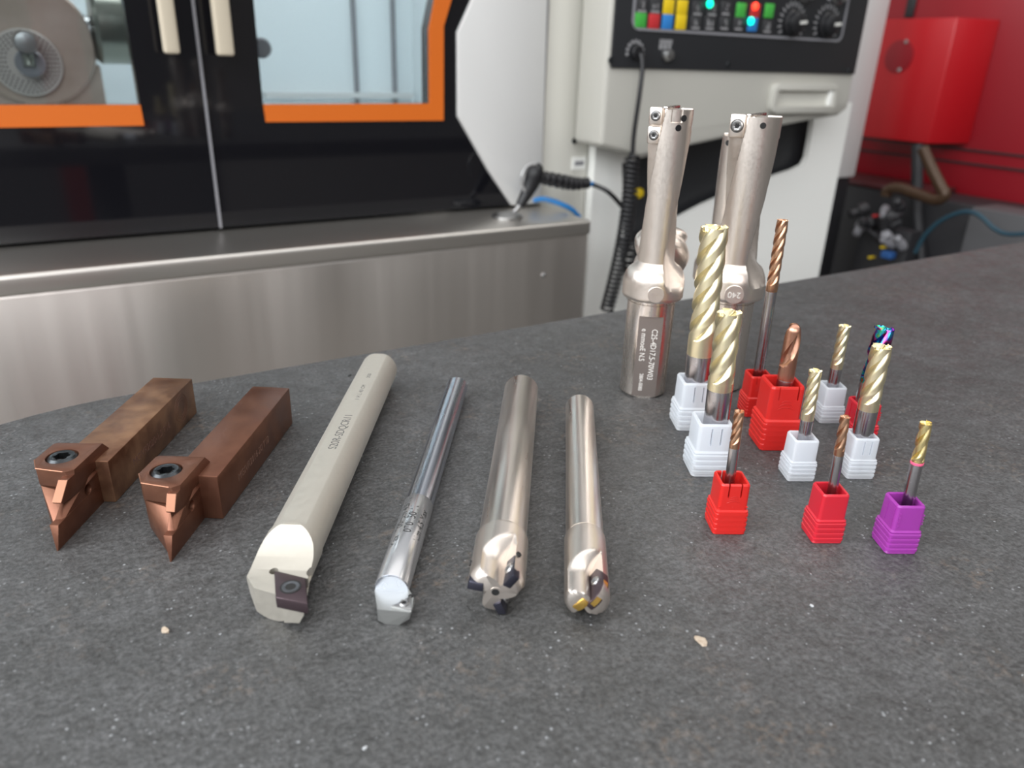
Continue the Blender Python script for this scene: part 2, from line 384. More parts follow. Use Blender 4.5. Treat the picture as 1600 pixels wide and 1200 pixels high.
# window panes and orange trims
pm('window_pane', plateXZ(LH, [], YD+.006, .003), glassm, ld)
pm('window_pane', plateXZ(RH, [], YD+.006, .003), glassm, rd)
def off(a, b): return (a[0]+b[0], a[1]+b[1])
o1 = vw((225, 196)); zt0 = vw((219, 163.5))[1]; zt1 = o1[1]
pm('orange_trim', plateXZ([(-.66, zt0), (vw((219, 163.5))[0], zt0), o1, (-.66, zt1)], [], YD-.0025, .0035), orange, ld)
q1 = vw((415, 190.5)); q2 = vw((692, 188)); q3 = vw((692, 41)); q4 = vw((704, 0)); q4b = (q4[0]+(q4[0]-q3[0])/(q4[1]-q3[1])*.12, q4[1]+.12)
pm('orange_trim', plateXZ([r1, q1, q2, q3, q4, q4b, r4b, r4, r3, r2], [], YD-.0025, .0035), orange, rd)
# handles
for (hx, xw, yb, dr) in (((258, 283), 0, 84, ld), ((341, 368), 0, 87, rd)):
    yh = YD-.035; a = ony(hx[0], yb, yh); b = ony(hx[1], yb, yh)
    h = pm('door_handle', box(a.x, b.x, yh, yh+.014, a.z, ZT-.2), handlem, dr, bevel=.003, seg=3)
    pm('handle_stem', box(a.x+.004, b.x-.004, yh+.014, YD, a.z+.16, a.z+.19), blackpanel, dr)
# white corner column of the enclosure
e0 = vw((852, 0)); e1 = vw((842, 329))
zc = zb
col = pm('corner_panel', plateXZ([(c4[0], zb), (e1[0], zb), (e0[0], e0[1]), (e0[0], ZT), (c0b[0], ZT), c0b, c0, c1, c2, c3], [], YD-.006, .05), palepaint, bevel=.002)
fl_x = X(926, 300, YC+.075*S+.004)-.003
# side column between door corner and cabinet
YS = YD+.006
f1 = ony(843, 330, YS)
pm('side_column', box(f1.x+.0012, min(fl_x, X(926, 300, YC+.068*S+.01)-.004), YS, YS+.3, -.86, ZT), cream, bevel=.003)
pm('column_seam', box(f1.x-.004, f1.x+.0012, YS+.001, YS+.05, zb, ZT), greytrim)
pm('enclosure_top', box(-.70, e0[0], YD, YD+.55, ZT, ZT+.02), palepaint)
pm('inner_back_sheet', box(-.75, f1.x, YD+.42, YD+.43, -.45, ZT), innerw)
pm('inner_floor_sheet', box(-.75, f1.x, YD+.02, YD+.42, ZL+.02, ZL+.03), innerw)
pm('inner_side_sheet', box(f1.x-.012, f1.x-.004, YD+.02, YD+.42, ZL+.02, ZT), innerw)
pm('inner_left_sheet', box(-.76, -.75, YD+.02, YD+.42, ZL+.02, ZT), innerw)
pm('lower_body', box(-.75, f1.x-.001, YD+.012, YD+.55, -.86, ZL-.022), palepaint)
for px in (556, 617):
    xx = X(px, 60, YD+.41)
    pm('inner_sheet_joint', box(xx-.003, xx+.003, YD+.412, YD+.42, ZL+.03, ZT), greytrim)
zz = Z(520, 148, YD+.40)
pm('inner_rail', box(X(415, 148, YD+.4), f1.x-.02, YD+.40, YD+.42, zz-.006, zz+.003), palepaint)
pm('latch', tf(cyl(.011, 0, .02, 20, .002), T((X(408, 75, YD+.03), YD+.045, Z(408, 75, YD+.03))) @ Rx(PI/2)), greytrim)
area('machine_work_lamp', (.35, YD+.2, ZT-.03), (.35, YD+.25, 0), .7, .15, 2.6, (.93, .98, 1)).parent = None
lampo = pm('work_lamp_housing', box(.0, .7, YD+.12, YD+.28, ZT-.02, ZT), palepaint)
# dividing head and chuck inside the left window
YH = YD+.17
dh = thing('dividing_head', 'grey-brown dividing head with etched dial plate behind left window', 'machine fixture', tuple(ony(45, 160, YH)))
cc = ony(45, 68, YH); RH_ = (ony(150, 68, YH)-cc).length
pm('housing', tf(lathe([(RH_*.93, 0), (RH_, .006), (RH_, .08), (RH_*.95, .09)], 56), T(cc+Vector((0, .09, 0))) @ Rx(PI/2)), castgrey, dh, smooth=30)
pm('foot', box(cc.x-RH_*1.05, cc.x+RH_*1.02, YH+.01, YH+.10, ony(45, 200, YH).z, cc.z-RH_*.3), castgrey, dh, bevel=.004)
dc = ony(42, 98, YH-.008); rd_ = (ony(98, 98, YH-.008)-dc).length
dp = pm('dial_plate', tf(lathe([(rd_, 0), (rd_, .004), (rd_*.96, .005)], 48), T(dc+Vector((0, .006, 0))) @ Rx(PI/2)), dialm, dh, smooth=30)
gd = []
for ring, cnt in ((.88, 44), (.78, 38), (.68, 32), (.58, 26)):
    for i in range(cnt):
        a = 2*PI*i/cnt; gd.append(tf(cyl(.0011, 0, .0006, 6), T(dc+Vector((rd_*ring*math.cos(a), .0008, rd_*ring*math.sin(a)))) @ Rx(PI/2)))
o = pm('index_hole', join(*gd), darkhole, dp); o['kind'] = 'stuff'
pm('hub', tf(cyl(rd_*.42, 0, .018, 32, .002), T(dc+Vector((.003, .002, 0))) @ Rx(PI/2)), greytrim, dh, smooth=30)
kk = ony(40, 66, YH-.03)
ch_ = pm('crank_arm', tube([dc+Vector((.002, -.018, -.004)), kk+Vector((0, .012, 0))], .006, 10), olive, dh, smooth=40)
pm('crank_knob', tf(lathe([(.006, -.01), (.010, 0), (.0125, .01), (.010, .016), (.004, .017)], 24), T(kk) @ Rx(PI/2)), tinface, dh, smooth=50)
pm('spindle_nose', tf(cyl((ony(150, 75, YH)-ony(150, 25, YH)).length/2, 0, .012, 32, .003), T(ony(128, 48, YH+.02)) @ Ry(PI/2)), tinface, dh, smooth=30)
chk = thing('chuck', 'dark olive steel chuck on the dividing head behind left window', 'chuck', tuple(ony(172, 50, YH+.02)))
cr = (ony(170, 108, YH)-ony(170, -12, YH)).length/2
pm('chuck_body', tf(lathe([(cr*.9, 0), (cr, .005), (cr, .045), (cr*.92, .05)], 48), T(ony(143, 40, YH+.02)) @ Ry(PI/2)), olive, chk, smooth=30)
pm('chuck_rim', tf(cyl(cr*.8, .05, .062, 40, .002), T(ony(143, 40, YH+.02)) @ Ry(PI/2)), tinface, chk, smooth=30)
for a in (.2, 2.3, 4.4):
    pm('jaw', tf(box(-.007, .007, cr*.2, cr*.75, .062, .078), T(ony(143, 40, YH+.02)) @ Ry(PI/2) @ Rz(a)), olive, chk, bevel=.001)
# ------------------------------------------------------------------ control console
cs = thing('control_console', 'cream cabinet with black button panel hanging right of machine', 'control panel', tuple(ony(1150, 200, YC)))
zt_ = ZT-.1
fl_ = ony(956, 0, YC).x; fr_ = ony(1358, 0, YC)
dpt = .075*S
body = [(fl_, zt_), (ony(940, 205, YC).x, ony(940, 228, YC).z)] + [(ony(*p, YC).x, ony(*p, YC).z) for p in ((1000, 245), (1207, 200), (1273, 187), (1310, 181), (1326, 168), (1334, 122))]+[(fr_.x, zt_)]
pm('console_body', plateXZ(body, [], YC, dpt), beigepaint, cs, bevel=.006, seg=3)
zbp = ony(1140, 111, YC).z
pl_ = pm('button_panel', box(fl_+.004, fr_.x-.005, YC-.004, YC, zbp, zt_-.01), blackpanel, cs, bevel=.0015)
def at(px, py, d=0.0):
    v = ony(px, py, YC-.004); return Vector((v.x, YC-.004-d, v.z))
# grey frame line of the keypad
a = at(990, 44); b = at(1312, 62); zb_ = (a.z+b.z)/2
def frame_geo(x0, x1, z0, z1, r, wd, y0, y1):
    def rr(x0, x1, z0, z1, r):
        P = []
        for cx, cz, s in ((x0+r, z0+r, 180), (x1-r, z0+r, 270), (x1-r, z1-r, 0), (x0+r, z1-r, 90)):
            for i in range(5): aa = math.radians(s+i*22.5); P.append((cx+r*math.cos(aa), cz+r*math.sin(aa)))
        return P
    return polyhole(rr(x0, x1, z0, z1, r), [rr(x0+wd, x1-wd, z0+wd, z1-wd, r-wd)], lambda p, k: Vector((p[0], y0+k*(y1-y0), p[1])), 0)
pm('keypad_frame', frame_geo(a.x-.004, b.x+.004, zb_-.003, zt_-.03, .012, .0032, YC-.0055, YC-.003), greytrim, cs)
keycol = {'g': mat('green_key', (.06, .42, .06), .45), 'r': mat('red_key', (.55, .03, .035), .45), 'b': mat('blue_key', (.03, .22, .60), .45), 'y': mat('yellow_key', (.80, .56, .01), .45), 'k': mat('dark_key', (.035, .035, .038), .45)}
legend = mat('grey_legend', (.30, .30, .31), .5)
keys = []
rowL = [(1000, 31, 'g'), (1021, 33, 'r'), (1042, 34, 'b'), (1063, 35, 'y'), (1086, 36, 'k'), (1108, 37, 'k'), (1131, 37, 'k'), (1153, 38, 'k'), (1175, 38, 'b'), (1198, 42, 'k')]
rowU = [(1002, 9, 'k'), (1023, 10, 'k'), (1044, 11, 'y'), (1065, 12, 'y'), (1089, 14, 'k'), (1112, 15, 'k'), (1133, 14, 'k'), (1157, 16, 'g'), (1179, 17, 'r'), (1201, 17, 'g')]
rnd = random.Random(3)
for row in (rowL, rowU):
    for px, py, c in row:
        v = at(px, py); h = .0093
        kx = pm('key', box(v.x-h, v.x+h, v.y-.002, v.y, v.z-h, v.z+h), keycol[c], cs, bevel=.0018)
        kx['label'] = {'g': 'green', 'r': 'red', 'b': 'blue', 'y': 'yellow', 'k': 'black'}[c]+' push key'
        if c == 'k':
            g = [box(v.x-.007, v.x+.007, v.y-.0023, v.y-.002, v.z-.0075, v.z-.0050)]
            for q in range(3):
                ax = v.x+rnd.uniform(-.004, .004); g.append(box(ax-.0012, ax+.0012, v.y-.0023, v.y-.002, v.z-.003, v.z+rnd.uniform(.001, .006)))
            pm('key_legend', join(*g), legend, kx)
for px, py, c, s in ((1107, 6, (.0, 1, .55), 2.2), (1178, 10, (1, .05, .02), 2.2), (1171, 33, (.0, 1, .65), 2.2)):
    v = at(px, py, .004); pm('status_light', tf(lathe([(.0052, 0), (.0050, .002), (.003, .0035)], 20), T(v+Vector((0, .002, 0))) @ Rx(PI/2)), emis('lamp_%d' % px, c, s), cs)
ivory = mat('ivory_pointer', (.72, .72, .68), .4)
for px, py in ((1237, 36), (1291, 39), (1257, -12), (1308, -8)):
    v = at(px, py)
    if py > 0:
        kb = pm('rotary_knob', tf(lathe([(.019, 0), (.019, .004), (.0155, .006), (.0145, .013), (.012, .015)], 40), T(v) @ Rx(PI/2)), rubber, cs, smooth=40)
        pm('pointer', tf(box(.001, .0145, -.002, .002, .0145, .0165), T(v) @ Rx(PI/2) @ Rz(.12)), ivory, kb)
        g = []
        for i in range(15):
            aa = math.radians(-30+i*17.1); g.append(tf(box(.022, .029, -.0012, .0012, 0, .0004), T(v) @ Rx(PI/2) @ Rz(aa)))
        pm('dial_scale', join(*g), legend, cs)
        g = [box(v.x-.007+i*.0055, v.x-.003+i*.0055, v.y-.0004, v.y, v.z+.033, v.z+.038) for i in range(3)]
        pm('knob_caption', join(*g), legend, cs)
    else:
        pm('selector_switch', tf(lathe([(.014, 0), (.014, .004), (.011, .006), (.010, .014)], 32), T(v) @ Rx(PI/2)), tinface, cs, smooth=40)
v = at(1041, 86)
ks = pm('key_switch', tf(lathe([(.0085, 0), (.0085, .004), (.0065, .009), (.003, .0095)], 28), T(v) @ Rx(PI/2)), tinface, cs, smooth=40)
g = []
for px, py, n_ in ((1031, 65, 6), (1030, 73, 3)):
    v = at(px, py)
    for i in range(n_): g.append(box(v.x+i*.0038*(6/n_), v.x+i*.0038*(6/n_)+.0026*(1+(n_ < 4)), v.y-.0004, v.y, v.z-.003, v.z+.003))
pm('switch_caption', join(*g), legend, cs)
v = at(992, 82); g = []
for i in range(9):
    aa = math.radians(-10+i*25); g.append(tf(box(.011, .0155, -.0018, .0018, 0, .0005), T(v) @ Rx(PI/2) @ Rz(aa)))
pm('socket_marking', join(*g), legend, cs)
pm('cable_socket', tf(cyl(.009, 0, .008, 24, .001), T(v) @ Rx(PI/2)), rubber, cs)
for px, py in ((954, 94), (1138, 101), (1326, 111)):
    pm('panel_screw', tf(screwgeo(.0042, .0012, .0008), T(at(px, py)) @ Rx(PI/2)), blacksteel, cs)
# grip recess
ho = [ony(*p, YC) for p in ((1195, 132), (1300, 140), (1292, 182), (1193, 172))]
x0, x1 = ony(1200, 150, YC).x, ony(1300, 150, YC).x; z0, z1 = ony(1248, 176, YC).z, ony(1248, 130, YC).z
pm('grip_frame', frame_geo(x0, x1, z0, z1, .012, .0105, YC-.012, YC+.002), beigepaint, cs, bevel=.003)
pm('grip_back', box(x0+.0095, x1-.0095, YC-.003, YC+.0005, z0+.0095, z1-.0095), cream, cs)
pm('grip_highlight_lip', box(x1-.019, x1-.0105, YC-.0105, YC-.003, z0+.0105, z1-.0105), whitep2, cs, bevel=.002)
# cabinet under the console, black recess
cb = thing('electrical_cabinet', 'white cabinet with black diagonal recess under the control console', 'cabinet', (ony(1100, 400, YC).x, YC+.03, -.9))
YB = YC+dpt+.004
ar = ony(1328, 180, YB).x
bl = X(926, 300, YB)
rec = [(ony(*p, YB).x, ony(*p, YB).z) for p in ((972, 255), (975, 395), (1040, 352), (1100, 320), (1180, 285), (1240, 266), (1256, 258), (1262, 246), (1268, 214), (1272, 185), (1150, 205))]
pm('cabinet_front', plateXZ([(bl, -.86), (ar, -.86), (ar, .1), (bl, .1)], [rec], YB, .01), whitep2, cb)
pm('cabinet_body', box(bl, ar, YB+.035, YB+.26, -.86, .1), whitep2, cb)
pm('cabinet_side', box(bl, bl+.01, YB+.01, YB+.035, -.86, .1), whitep2, cb)
pm('recess_panel', box(bl+.012, ar-.01, YB+.025, YB+.034, -.5, .098), blackpanel, cb)
v = ony(1000, 302, YB+.02)
pm('yellow_button', tf(lathe([(.008, 0), (.008, .006), (.005, .009)], 24), T(Vector((v.x, YB+.026, v.z))) @ Rx(PI/2)), keycol['y'], cb, smooth=40)
v = ony(905, 255, YS-.002)
sg = thing('warning_label', 'small white sticker above the air gun grip', 'sticker', tuple(v))
pm('sticker', box(v.x-.012, v.x+.012, YS-.0022, YS-.0002, v.z-.009, v.z+.009), whitep2, sg)
pm('sticker_mark', box(v.x-.008, v.x+.008, YS-.0026, YS-.0021, v.z-.003, v.z+.003), greytrim, sg)
pm('cabinet_bolt', tf(cyl(.004, 0, .002, 12), T(ony(897, 220, YS)) @ Rx(PI/2)), blacksteel)
# ------------------------------------------------------------------ coiled cable, air gun, hoses
cc_ = [at(992, 84, .012), at(990, 105, .018), at(982, 150, .022), at(976, 205, .02), at(974, 236, .02)]
coilm = rubber
pts = spline(cc_, 8)
A = at(974, 236, .02); B = ony(948, 485, YC-.02); nturn = 34; ax = (B-A); 
ux = Vector((1, 0, 0)); uy = Vector((0, 1, 0))
N_ = nturn*12
coil = []
for i in range(N_+1):
    t = i/N_; a = 2*PI*nturn*t; bow = math.sin(PI*t)*.010
    coil.append(A+ax*t+Vector((bow, 0, 0))+(.0088+.001*math.sin(t*3))*(ux*math.cos(a)+uy*math.sin(a))*(min(1, t*40)))
ck = thing('coiled_cable', 'black coiled cable hanging down from the console socket', 'cable', tuple(B))
pm('straight_lead', tube(pts, .0032, 8), coilm, ck, smooth=60)
pm('coil', tube(coil, .0022, 6), coilm, ck, smooth=60)
pm('loose_end', tube(spline([B+Vector((.0088, 0, 0)), B+Vector((.01, 0, -.1)), B+Vector((.03, .03, -.5))], 6), .003, 6), coilm, ck, smooth=60)
# second, thinner coil behind the drill
A2 = ony(984, 300, YC+.0); B2 = ony(1003, 420, YC+.0)
g2 = spline([ony(925, 288, YD-.06), ony(950, 300, YD-.08), ony(973, 325, YC), ony(987, 352, YC), ony(984, 372, YC)], 8)
A2 = ony(984, 372, YC); B2 = ony(1000, 470, YC)
for i in range(10*14+1):
    t = i/140; a = 2*PI*10*t; g2.append(A2+(B2-A2)*t+Vector((math.cos(a)*.016-.016*(1 if t == 0 else 1)+.016, math.sin(a)*.016, 0))*(min(1, t*20)))
g2 += spline([g2[-1], B2+Vector((0, .0, -.2)), B2+Vector((0, .02, -.62))], 6)[1:]
tag(mk('air_hose', tube(g2, .0032, 7), rubber, smooth=60), 'black air hose coiling down from the air gun behind the left drill', 'hose')
# air gun
YG = YD-.06
gun = thing('air_blow_gun', 'black air blow gun with ribbed grip, nozzle resting on the ledge', 'air gun', tuple(ony(800, 333, YG)))
def gp(px, py, d=0): return ony(px, py, YG+d)
k1 = (gp(840, 270)-gp(840, 290)).length/20
pm('gun_body', tube(spline([gp(835, 256), gp(836, 268), gp(831, 285), gp(823, 302), gp(812, 322)], 6), [k1*s for s in [7, 9, 10.5, 12, 13, 13.5, 14, 14.5, 14.5, 14.5, 14, 13.5, 13, 12.5, 12, 11.5, 11, 10.5, 10, 9.5, 9, 8.5, 8, 7.5, 7]], 14), rubber, gun, smooth=60)
gr = spline([gp(838, 276), gp(855, 279), gp(880, 284), gp(900, 287), gp(918, 286)], 14)
pm('grip', tube(gr, [k1*(8.5+2.6*math.sin(PI*min(1, i/len(gr)*1.1))+1.1*math.sin(i*1.15)) for i in range(len(gr))], 16), rubber, gun, smooth=60)
pm('trigger', tube(spline([gp(838, 256, -.012), gp(825, 259, -.012), gp(816, 272, -.012), gp(815, 286, -.012), gp(820, 298, -.012)], 5), k1*2.3, 8), mat('grey_trigger', (.45, .45, .45), .35, .6), gun, smooth=60)
pm('nozzle', tube([gp(814, 318), gp(806, 328), gp(801, 332)], [k1*5, k1*4, k1*2.5], 12), tinface, gun, smooth=60)
pm('hose_connector', tube([gp(917, 286), gp(926, 288)], k1*4.5, 12), bluehose, gun, smooth=60)
v = onz(793, 339, ZL+.0005)
tag(mk('drain_cap', tf(lathe([(.021, 0), (.021, .002), (.018, .004), (.012, .0042), (.008, .002)], 36), T(v)), tinface, smooth=40), 'round silver cap on the ledge under the nozzle', 'cap')
hp = [ony(836, 313, YD-.02), ony(850, 311, YD-.04), ony(872, 317, YD-.05), ony(893, 327, YD-.05), ony(905, 339, YD-.045)]
tag(mk('blue_air_tube', tube(spline(hp, 8), .0036, 10), bluehose, smooth=60), 'bright blue air tube arching over the ledge end', 'tube')
# ------------------------------------------------------------------ red machine and what stands under it
XR = 1.75
def plateX(pts, Xp, d, holes=()):
    o = [onx(p[0], p[1], Xp) for p in pts]
    return polyhole([(v.y, v.z) for v in o], [], lambda p, k: Vector((Xp+k*d, p[0], p[1])), d)
rm = thing('red_machine', 'red sheet-metal machine housing beyond the control cabinet', 'machine', tuple(onx(1450, 300, XR)))
v0 = onx(1343, 272, XR+.12)
mainp = [(1325, -160), (1720, -160), (1720, 330), (1615, 330), (1567, 325), (1542, 322), (1470, 300), (1325, 274)]
pm('housing', plateX(mainp, XR+.12, .5), redpaint, rm, bevel=.004)
blk = [(1385, 29), (1499, 28), (1447, 224), (1340, 213)]
A_, B_, C_, D_ = [onx(*p, XR) for p in blk]
ztop = (A_.z+B_.z)/2; zbot = (C_.z+D_.z)/2; yb = (B_.y+C_.y)/2; ya = (A_.y+D_.y)/2+.03
E_ = onx(1565, 34, XR+.12); F_ = onx(1512, 231, XR+.12); ye = (E_.y+F_.y)/2
pm('front_box', prism([(ya, -XR), (yb, -XR), (ye, -(XR+.119)), (ya, -(XR+.119))], zbot, ztop), redbright, rm, M=Rz(PI/2), bevel=.003) if False else None
Vb = [(XR, ya), (XR, yb), (XR+.119, ye), (XR+.119, ya)]
pm('front_box', prism(Vb, zbot, ztop), redbright, rm, bevel=.003)
fc = (A_+B_+C_+D_)/4
rc = onx(1405, 88, XR)
pm('round_cover', tf(lathe([(.035, 0), (.035, .002), (.033, .0025)], 40), T((XR, rc.y, rc.z)) @ Ry(-PI/2)), redpaint, rm, smooth=40)
for px, py in ((1416, 65), (1405, 109)):
    v = onx(px, py, XR-.003); pm('cover_screw', tf(screwgeo(.0045, .002, .001), T((XR-.0025, v.y, v.z)) @ Ry(-PI/2)), tinface, rm)
v = onx(1424, 12, XR+.12); pm('vent_grommet', tf(box(-.012, .012, -.022, .022, 0, .004), T((XR+.119, v.y, v.z)) @ Ry(-PI/2) @ Rz(PI/2)), darkbody, rm, bevel=.003)
for (a, b) in (((1343, 214), (1700, 292)), ((1340, 232), (1700, 330))):
    p, q = onx(*a, XR+.12), onx(*b, XR+.12); zz = (p.z+q.z)/2
    pm('panel_seam', box(XR+.114, XR+.1205, q.y-.2, p.y, onx(1480, 251, XR+.12).z+(0 if a[1] > 220 else .03)-.002, onx(1480, 251, XR+.12).z+(0 if a[1] > 220 else .03)+.002), darkbody, rm)
# pale post beside the cabinet
pp = thing('pale_post', 'tall pale grey post between the cabinet and the red machine', 'post', tuple(ony(1350, 250, YC+.27)))
ypp = YC+.3
pm('post_body', box(X(1300, 270, ypp), X(1332, 270, ypp)+.012, ypp, ypp+.05, onx(1320, 275, 1.5).z-.02, ZT), palepaint, pp, bevel=.004)
pm('post_foot', box(X(1300, 270, ypp)-.01, X(1332, 270, ypp)+.0, ypp+.005, ypp+.06, -.9, onx(1320, 275, 1.5).z-.02), darkbody, pp)
# dark equipment below
uq = thing('black_equipment_cabinet', 'black low cabinet on the floor below the red machine', 'cabinet', (2.0, 1.3, -.9))
zq = onx(1400, 300, 1.72).z
pm('cabinet_shell', box(1.72, 1.86, .2, 2.2, -.88, zq), darkbody, uq, bevel=.006)
pm('cabinet_lid', box(1.715, 1.862, onx(1440, 300, 1.72).y, 2.2, zq, zq+.012), mat('dark_red_lid', (.07, .02, .022), .35), uq, bevel=.003)
v = onx(1530, 350, 1.74)
gb = thing('grey_floor_cabinet', 'dark grey low cabinet at the right edge under the red machine', 'cabinet', (1.77, v.y-.3, -.9))
pm('cabinet_shell', box(1.69, 1.79, v.y-.6, v.y, -.88, onx(1560, 330, 1.69).z), mat('dark_grey_paint', (.09, .09, .095), .5), gb, bevel=.005)
XP = 1.60
pts = [onx(*p, XP) for p in ((1442, 232), (1455, 262), (1470, 292), (1476, 305), (1462, 312), (1430, 302), (1405, 294), (1388, 297), (1384, 306))]
tag(mk('coolant_pipe', tube(spline(pts, 8), .012, 14), brasshose, smooth=60), 'bent brown pipe sweeping out from under the red machine', 'pipe')
tag(mk('black_conduit', tube([onx(1434, 226, 1.698), onx(1432, 330, 1.698), onx(1442, 430, 1.698)], .013, 12), darkbody, smooth=60), 'black vertical conduit behind the bent brown pipe', 'pipe')
pts = [onx(*p, 1.6) for p in ((1430, 395), (1445, 368), (1470, 345), (1500, 332), (1520, 332), (1535, 340), (1555, 358), (1580, 366), (1640, 362))]
tag(mk('teal_air_line', tube(spline(pts, 8), .0045, 10), tealhose, smooth=60), 'thin teal hose curving across the gap under the red machine', 'hose')
vm = thing('valve_manifold', 'cluster of black fittings with a blue connector under the pipe', 'valve', tuple(onx(1370, 400, 1.6)))
rnd = random.Random(5)
for i in range(13):
    px, py = rnd.uniform(1345, 1412), rnd.uniform(325, 395); v = onx(px, py, 1.62); r = rnd.uniform(.008, .016)
    pm('fitting', tf(lathe([(r, 0), (r, .02), (r*.7, .024), (r*.7, .04), (r*.4, .042)], 14), T(v) @ Ry(-PI/2+rnd.uniform(-.7, .7)) @ Rx(rnd.uniform(-.6, .6))), darkbody if i % 3 else greytrim, vm, smooth=40)
for px, py, m, nm in ((1388, 398, mat('dark_blue_plastic', (.02, .09, .28), .5), 'blue_connector'), (1362, 402, keycol['y'], 'yellow_cap'), (1369, 337, keycol['r'], 'red_cap'), (1381, 386, keycol['y'], 'yellow_cap')):
    v = onx(px, py, 1.6); s = .013 if nm == 'blue_connector' else .004
    pm(nm, box(v.x-.01, v.x+.01, v.y-s, v.y+s, v.z-s*.6, v.z+s*.6), m, vm, bevel=.002)
pm('manifold_block', box(1.63, 1.675, onx(1415, 400, 1.63).y, onx(1335, 400, 1.63).y, -.86, onx(1370, 352, 1.63).z), darkbody, vm, bevel=.004)
# ------------------------------------------------------------------ brown toolholders
def mmv(l): return [Vector(p)*.001 for p in l]
def holder(px0, px1, Wd, H, L, xb, ytip, label, variant):
    o = onz(*px0); f = onz(*px1); d = (f-o).normalized(); ang = math.atan2(d.y, d.x)-PI/2
    t = thing('parting_toolholder', label, 'tool holder', tuple(o), (0, 0, ang), 'brown parting toolholders lying at the left')
    sh = mk('shank', box(-Wd*.001, 0, -.004, L*.001, 0, H*.001), brownworn if variant == 0 else brown, t, bevel=.0005, seg=2)
    zt = H+3.8; zl = H-3.3; j = 2.9; xl = xb-17.0
    dy = ytip+34.2
    low = hull(mmv([(xl+.6, 9, 0), (xb, 9, 0), (xl+.6, -9, 0), (xl+2.5, -14, 2), (xb-1.0, -32+dy, 0), (xb-.3, -31+dy, 0), (xb-.3, -29+dy, 7), (xb-j, -29+dy, 7.2),
                    (xl, 9, zl), (xb, 9, zl), (xl, -11, zl), (xl+4, -16.3, zl), (xb-3, -20, zl), (xb, -17, zl-2)]))
    jaw = hull(mmv([(xb-.5, ytip, 0), (xb, ytip, 0), (xb-j, ytip+3.0, 8.1), (xb, ytip+3.0, 8.1), (xb, 4, 0), (xb-j, 4, 0), (xb, -13, 8.1), (xb-j, -13, 8.1), (xb, 2, 8.1), (xb-j, 2, 8.1)]))
    lo = mk('lower_jaw', low, brown, t)
    j_ = mk('x', jaw, brown); boolean(lo, [j_], 'UNION')
    cut = mk('x', tf(cyl(.0021, -.02, .02, 20), T((xb*.001, -.0115, .0100)) @ Ry(PI/2)), brown)
    boolean(lo, [cut]); 
    dobevel(lo, .00025, 2, 35)
    up = hull(mmv([(xl, 8.5, zl+.7), (xb, 8.5, zl+.7), (xl, -11, zl+.7), (xl+4, -16.8, zl+.7), (xb-3.4, -18.5, zl+.7), (xb, -18.3, zl+.7),
                   (xl, 1, zt), (xl-.0, -10.8, zt), (xl+3.8, -16.6, zt), (xb-2.2, -18.6, zt), (xb, -16.5, zt), (xb, 2.6, zt), (xl+1, 2.0, zt)]))
    fin = hull(mmv([(xb-3.2, -17, zt-1.6), (xb, -17, zt-1.6), (xb-3.2, -21.2+dy*.3, zt-1.5), (xb, -21.2+dy*.3, zt-1.5), (xb-3.2, -27+dy, zl+.4), (xb, -27+dy, zl+.4), (xb-3.2, -26.2+dy, zl-.6), (xb, -26.2+dy, zl-.6), (xb-3.2, -13.5, zl-2.2), (xb, -13.5, zl-2.2), (xb-3.2, -8, zl+1.2), (xb, -8, zl+1.2)]))
    u = mk('clamp', up, brown, t); f_ = mk('x', fin, brown); boolean(u, [f_], 'UNION')
    sx, sy = (xb-9.0)*.001, -.0078
    c = mk('x', cyl(.0053, (zt-3)*.001, (zt+2)*.001, 32), brown); c.location = (sx, sy, 0); bpy.context.view_layer.update()
    boolean(u, [c]); dobevel(u, .00035, 2, 35)
    s = mk('clamp_screw', screwgeo(.0050, .0034, .0028, 6, .12, .50, .2), blacksteel, t, M=T((sx, sy, (zt-3)*.001)) @ Rz(.3), smooth=35); s['label'] = 'black socket screw'
    mk('screw_socket', tf(cyl(.0023, 0, .0002, 20), T((sx, sy, (zt-2.35)*.001))), darkhole, s)
    # core joining the jaws, near-black in place of shade in the slit, and the worn bright edges
    mk('slit_core', box((xl+1.5)*.001, (xb-1.2)*.001, -.010, .0085, (zl-.1)*.001, (zl+.8)*.001), darkhole, t)
    e = [(xl, -10.8, zt), (xl+3.8, -16.6, zt), (xb-3.0, -18.3, zt)]
    mk('worn_edge', tube([Vector(p)*.001 for p in e], .00025, 6), brownedge, t, M=T((0, 0, -.0001)))
    mk('finger_front', hull(mmv([(xb-3.1, -21.3+dy*.3, zt-1.45), (xb-.1, -21.3+dy*.3, zt-1.45), (xb-3.1, -27.15+dy, zl+.42), (xb-.1, -27.15+dy, zl+.42), (xb-3.1, -21.0+dy*.3, zt-1.9), (xb-.1, -26.0+dy, zl+.6)])), brownedge, t)
    faint = mat('faint_engraving', (.17, .09, .065), .5, .2)
    M_ = basisM((.00005, .012, .0075), (0, 1, 0), (0, 0, 1))
    txt('MGIVR2020-1.5 T16' if variant == 0 else 'MGIVR2016-20 T12', .0042, faint, t, M_, name='engraved_text', spacing=.95)
    if variant == 0:
        ring = []
        for r in (.0035, .0048, .0062):
            ring.append(tube([Vector((.00002, .058+r*math.cos(a*PI/16), .0095+r*math.sin(a*PI/16))) for a in range(33)], .00009, 4))
        mk('engraved_emblem', join(*ring), faint, t)
    return t
holder((190, 776), (308, 645), 17.7, 17.2, 73, -4.6, -34.2, 'brown parting toolholder at the far left, worn scratched top and fuller blade', 0)
holder((356, 802), (458, 661), 16.6, 17.6, 74, -6.8, -29.6, 'brown parting toolholder lying beside the thick silver boring bar, smoother top', 1)
